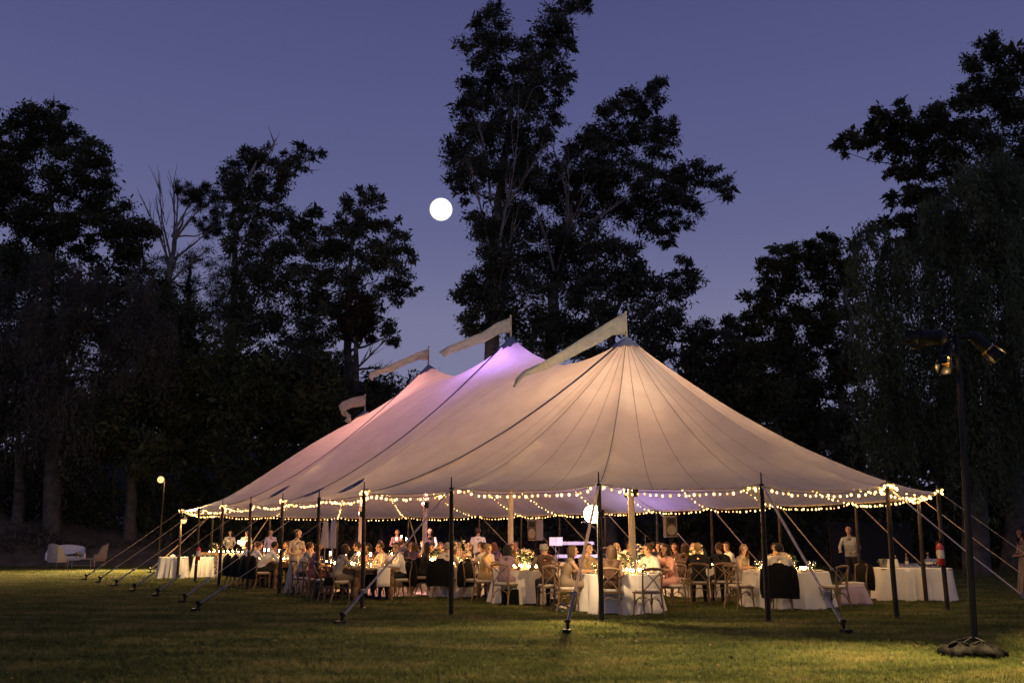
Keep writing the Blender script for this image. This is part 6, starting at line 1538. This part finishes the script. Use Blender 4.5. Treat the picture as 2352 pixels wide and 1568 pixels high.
def mic(p, label, h, a):
    t = thing('microphone_stand', label, 'microphone stand', p, 0, 'microphone stands')
    mb = MB(); mb.tube([(0, 0, 0), (0, 0, h)], .011, 6); mb.lathe([(.13, 0), (.13, .015), (.02, .03)], 14); obj('stand', mb, M_STEEL, t)
    mb = MB(); e = (-.5*math.cos(a), -.05, h+.5*math.sin(a)); mb.tube([(.2*math.cos(a), 0, h-.2*math.sin(a)), e], .009, 6); obj('boom', mb, M_STEEL, t); mb = MB(); mb.ball(e, (.035, .035, .03), 8, 6); mb.tube([e, (e[0]-.1, e[1], e[2]-.02)], .018, 6); obj('microphone', mb, M_STEEL, t)
mic(XY(1482, 30.0), 'microphone stand right of the drum kit with its boom tilted up', 1.55, .7); mic(XY(1372, 30.5), 'microphone stand in front of the keyboards', 1.75, .5)
t = thing('music_stand', 'folding music stand with sheets beside the keyboards', 'music stand', XY(1276, 31.0)); mb = MB(); mb.tube([(0, 0, 0), (0, 0, 1.2)], .011, 6); obj('stem', mb, M_STEEL, t); mb = MB(); mb.box((0, .03, 1.33), (.5, .015, .32)); obj('desk', mb, M_BLACK, t, False); mb = MB(); mb.box((-.1, .02, 1.34), (.22, .003, .28)); mb.box((.13, .019, 1.34), (.22, .003, .28)); obj('sheets', mb, M_PLATE, t, False)
for k in range(3): a = 2*PI*k/3; mb = MB(); mb.tube([(0, 0, .3), (.3*math.cos(a), .3*math.sin(a), 0)], .009, 5); obj('leg', mb, M_STEEL, t)
sl = XY(1505, 31.0); t = thing('stage_uplight', 'small violet stage lamp on the ground behind the drum kit', 'stage lamp', sl+Vector((0, 0, .12))); mb = MB(); mb.lathe([(.09, -.1), (.1, .1)], 14); obj('can', mb, M_BLACK, t); mb = MB(); mb.lathe([(.001, .102), (.085, .102)], 14, cap=False); obj('lens', mb, emit('violet_stage', (.5, .3, 1), 30, 'NONE'), t)
lamp('stage_violet', 'SPOT', sl+Vector((0, 0, .26)), 320, (.60, .36, 1.0), t, .08, XY(1400, 30.0)+Vector((0, 0, 3.0)), 2.6, .9)
sl = XY(1398, 29.6); t = thing('stage_uplight', 'pale violet stage lamp on the ground in front of the keyboards', 'stage lamp', sl+Vector((0, 0, .12))); mb = MB(); mb.lathe([(.09, -.1), (.1, .1)], 14); obj('can', mb, M_BLACK, t); mb = MB(); mb.lathe([(.001, .102), (.085, .102)], 14, cap=False); obj('lens', mb, emit('pale_violet_stage', (.7, .55, 1), 20, 'NONE'), t)
lamp('stage_wash', 'SPOT', sl+Vector((0, 0, .3)), 420, (.76, .60, 1.0), t, .08, kb+Vector((.2, 0, 1.0)), 2.4, .8)
def umbrella(px, m, label):
    p = XY(px, 46.5); t = thing('closed_umbrella', label, 'umbrella', p, 0, 'closed patio umbrellas')
    mb = MB(); mb.lathe([(.03, 2.62), (.12, 2.5), (.16, 2.42), (.10, 2.36), (.14, 1.9), (.19, 1.3), (.21, .95), (.17, .92)], 24, cap=False, wob=lambda r_, z, a: r_*(1+.18*math.sin(a*8))); obj('canopy', mb, m, t)
    mb = MB(); mb.tube([(0, 0, 0), (0, 0, 2.68)], .025, 8); mb.lathe([(.25, 0), (.25, .06), (.05, .1)], 16); obj('pole', mb, M_MAST, t)
umbrella(747, M_UPH, 'closed cream patio umbrella, the left of the pair beyond the tent'); umbrella(765, pm('grey_canvas', (.36, .36, .42), .9), 'closed grey-blue patio umbrella, the right of the pair beyond the tent')
# dark screen wall behind the right end of the tent
t = thing('screen_wall', 'dark panelled screen wall behind the right end of the tent', 'wall', XY(2000, 38.5))
for k in range(6): mb = MB(); mb.box(((k-2.5)*.56, 0, 1.05), (.55, .06, 2.1)); obj('panel', mb, pm('dark_panel', (.022, .021, .022), .8), t, False)
for k in (-1.7, 1.7): mb = MB(); mb.tube([(k, .06, 0), (k, .06, 2.15)], .04, 6); obj('post', mb, M_POLE, t)
# overhead wires between the trees
for k, (y0, y1) in enumerate(((868, 884), (884, 912))):
    a, b = AT(700, y0-60, 56), AT(1010, y1+4, 58); mb = MB(); mb.tube([a.lerp(b, j/10.0)+Vector((0, 0, -.5*math.sin(PI*j/10))) for j in range(11)], .02, 4); base = Vector((a.x, a.y, 0)); mb.v = [(v[0]-base.x, v[1]-base.y, v[2]) for v in mb.v]
    single('overhead_wire', mb, M_CORD, ['upper', 'lower'][k]+' thin overhead wire in the sky behind the rear flags', 'wire', base, 0, 'overhead wires')
# bag, posy and steel bowl on the grass by the front tables
mb = MB(); mb.box((0, 0, .17), (.40, .14, .34), 0, .92); t = thing('tote_bag', 'dark tote bag under the side-on chair of the woman in mauve', 'bag', G(1172, 1391)+Vector((0, .25, 0)), .1); obj('body', mb, M_BAG, t)
mb = MB(); mb.tube([(-.1, 0, .33), (-.08, 0, .46), (.08, 0, .46), (.1, 0, .33)], .008, 6); obj('handle', mb, M_BAG, t)
flowers(G(1292, 1404)+Vector((0, -.02, 0)), 'white posy lying on the grass at the foot of the white guy strap', .12, .14, .03)
mb = MB(); mb.lathe([(.05, .0), (.15, .05), (.2, .14), (.19, .14), (.14, .06), (.05, .012)], 20, cap=False); single('metal_bowl', mb, pm('polished_steel', (.7, .68, .66), .15, metal=1.0), 'shiny metal bowl on the grass left of the white posy', 'bowl', G(1280, 1388))
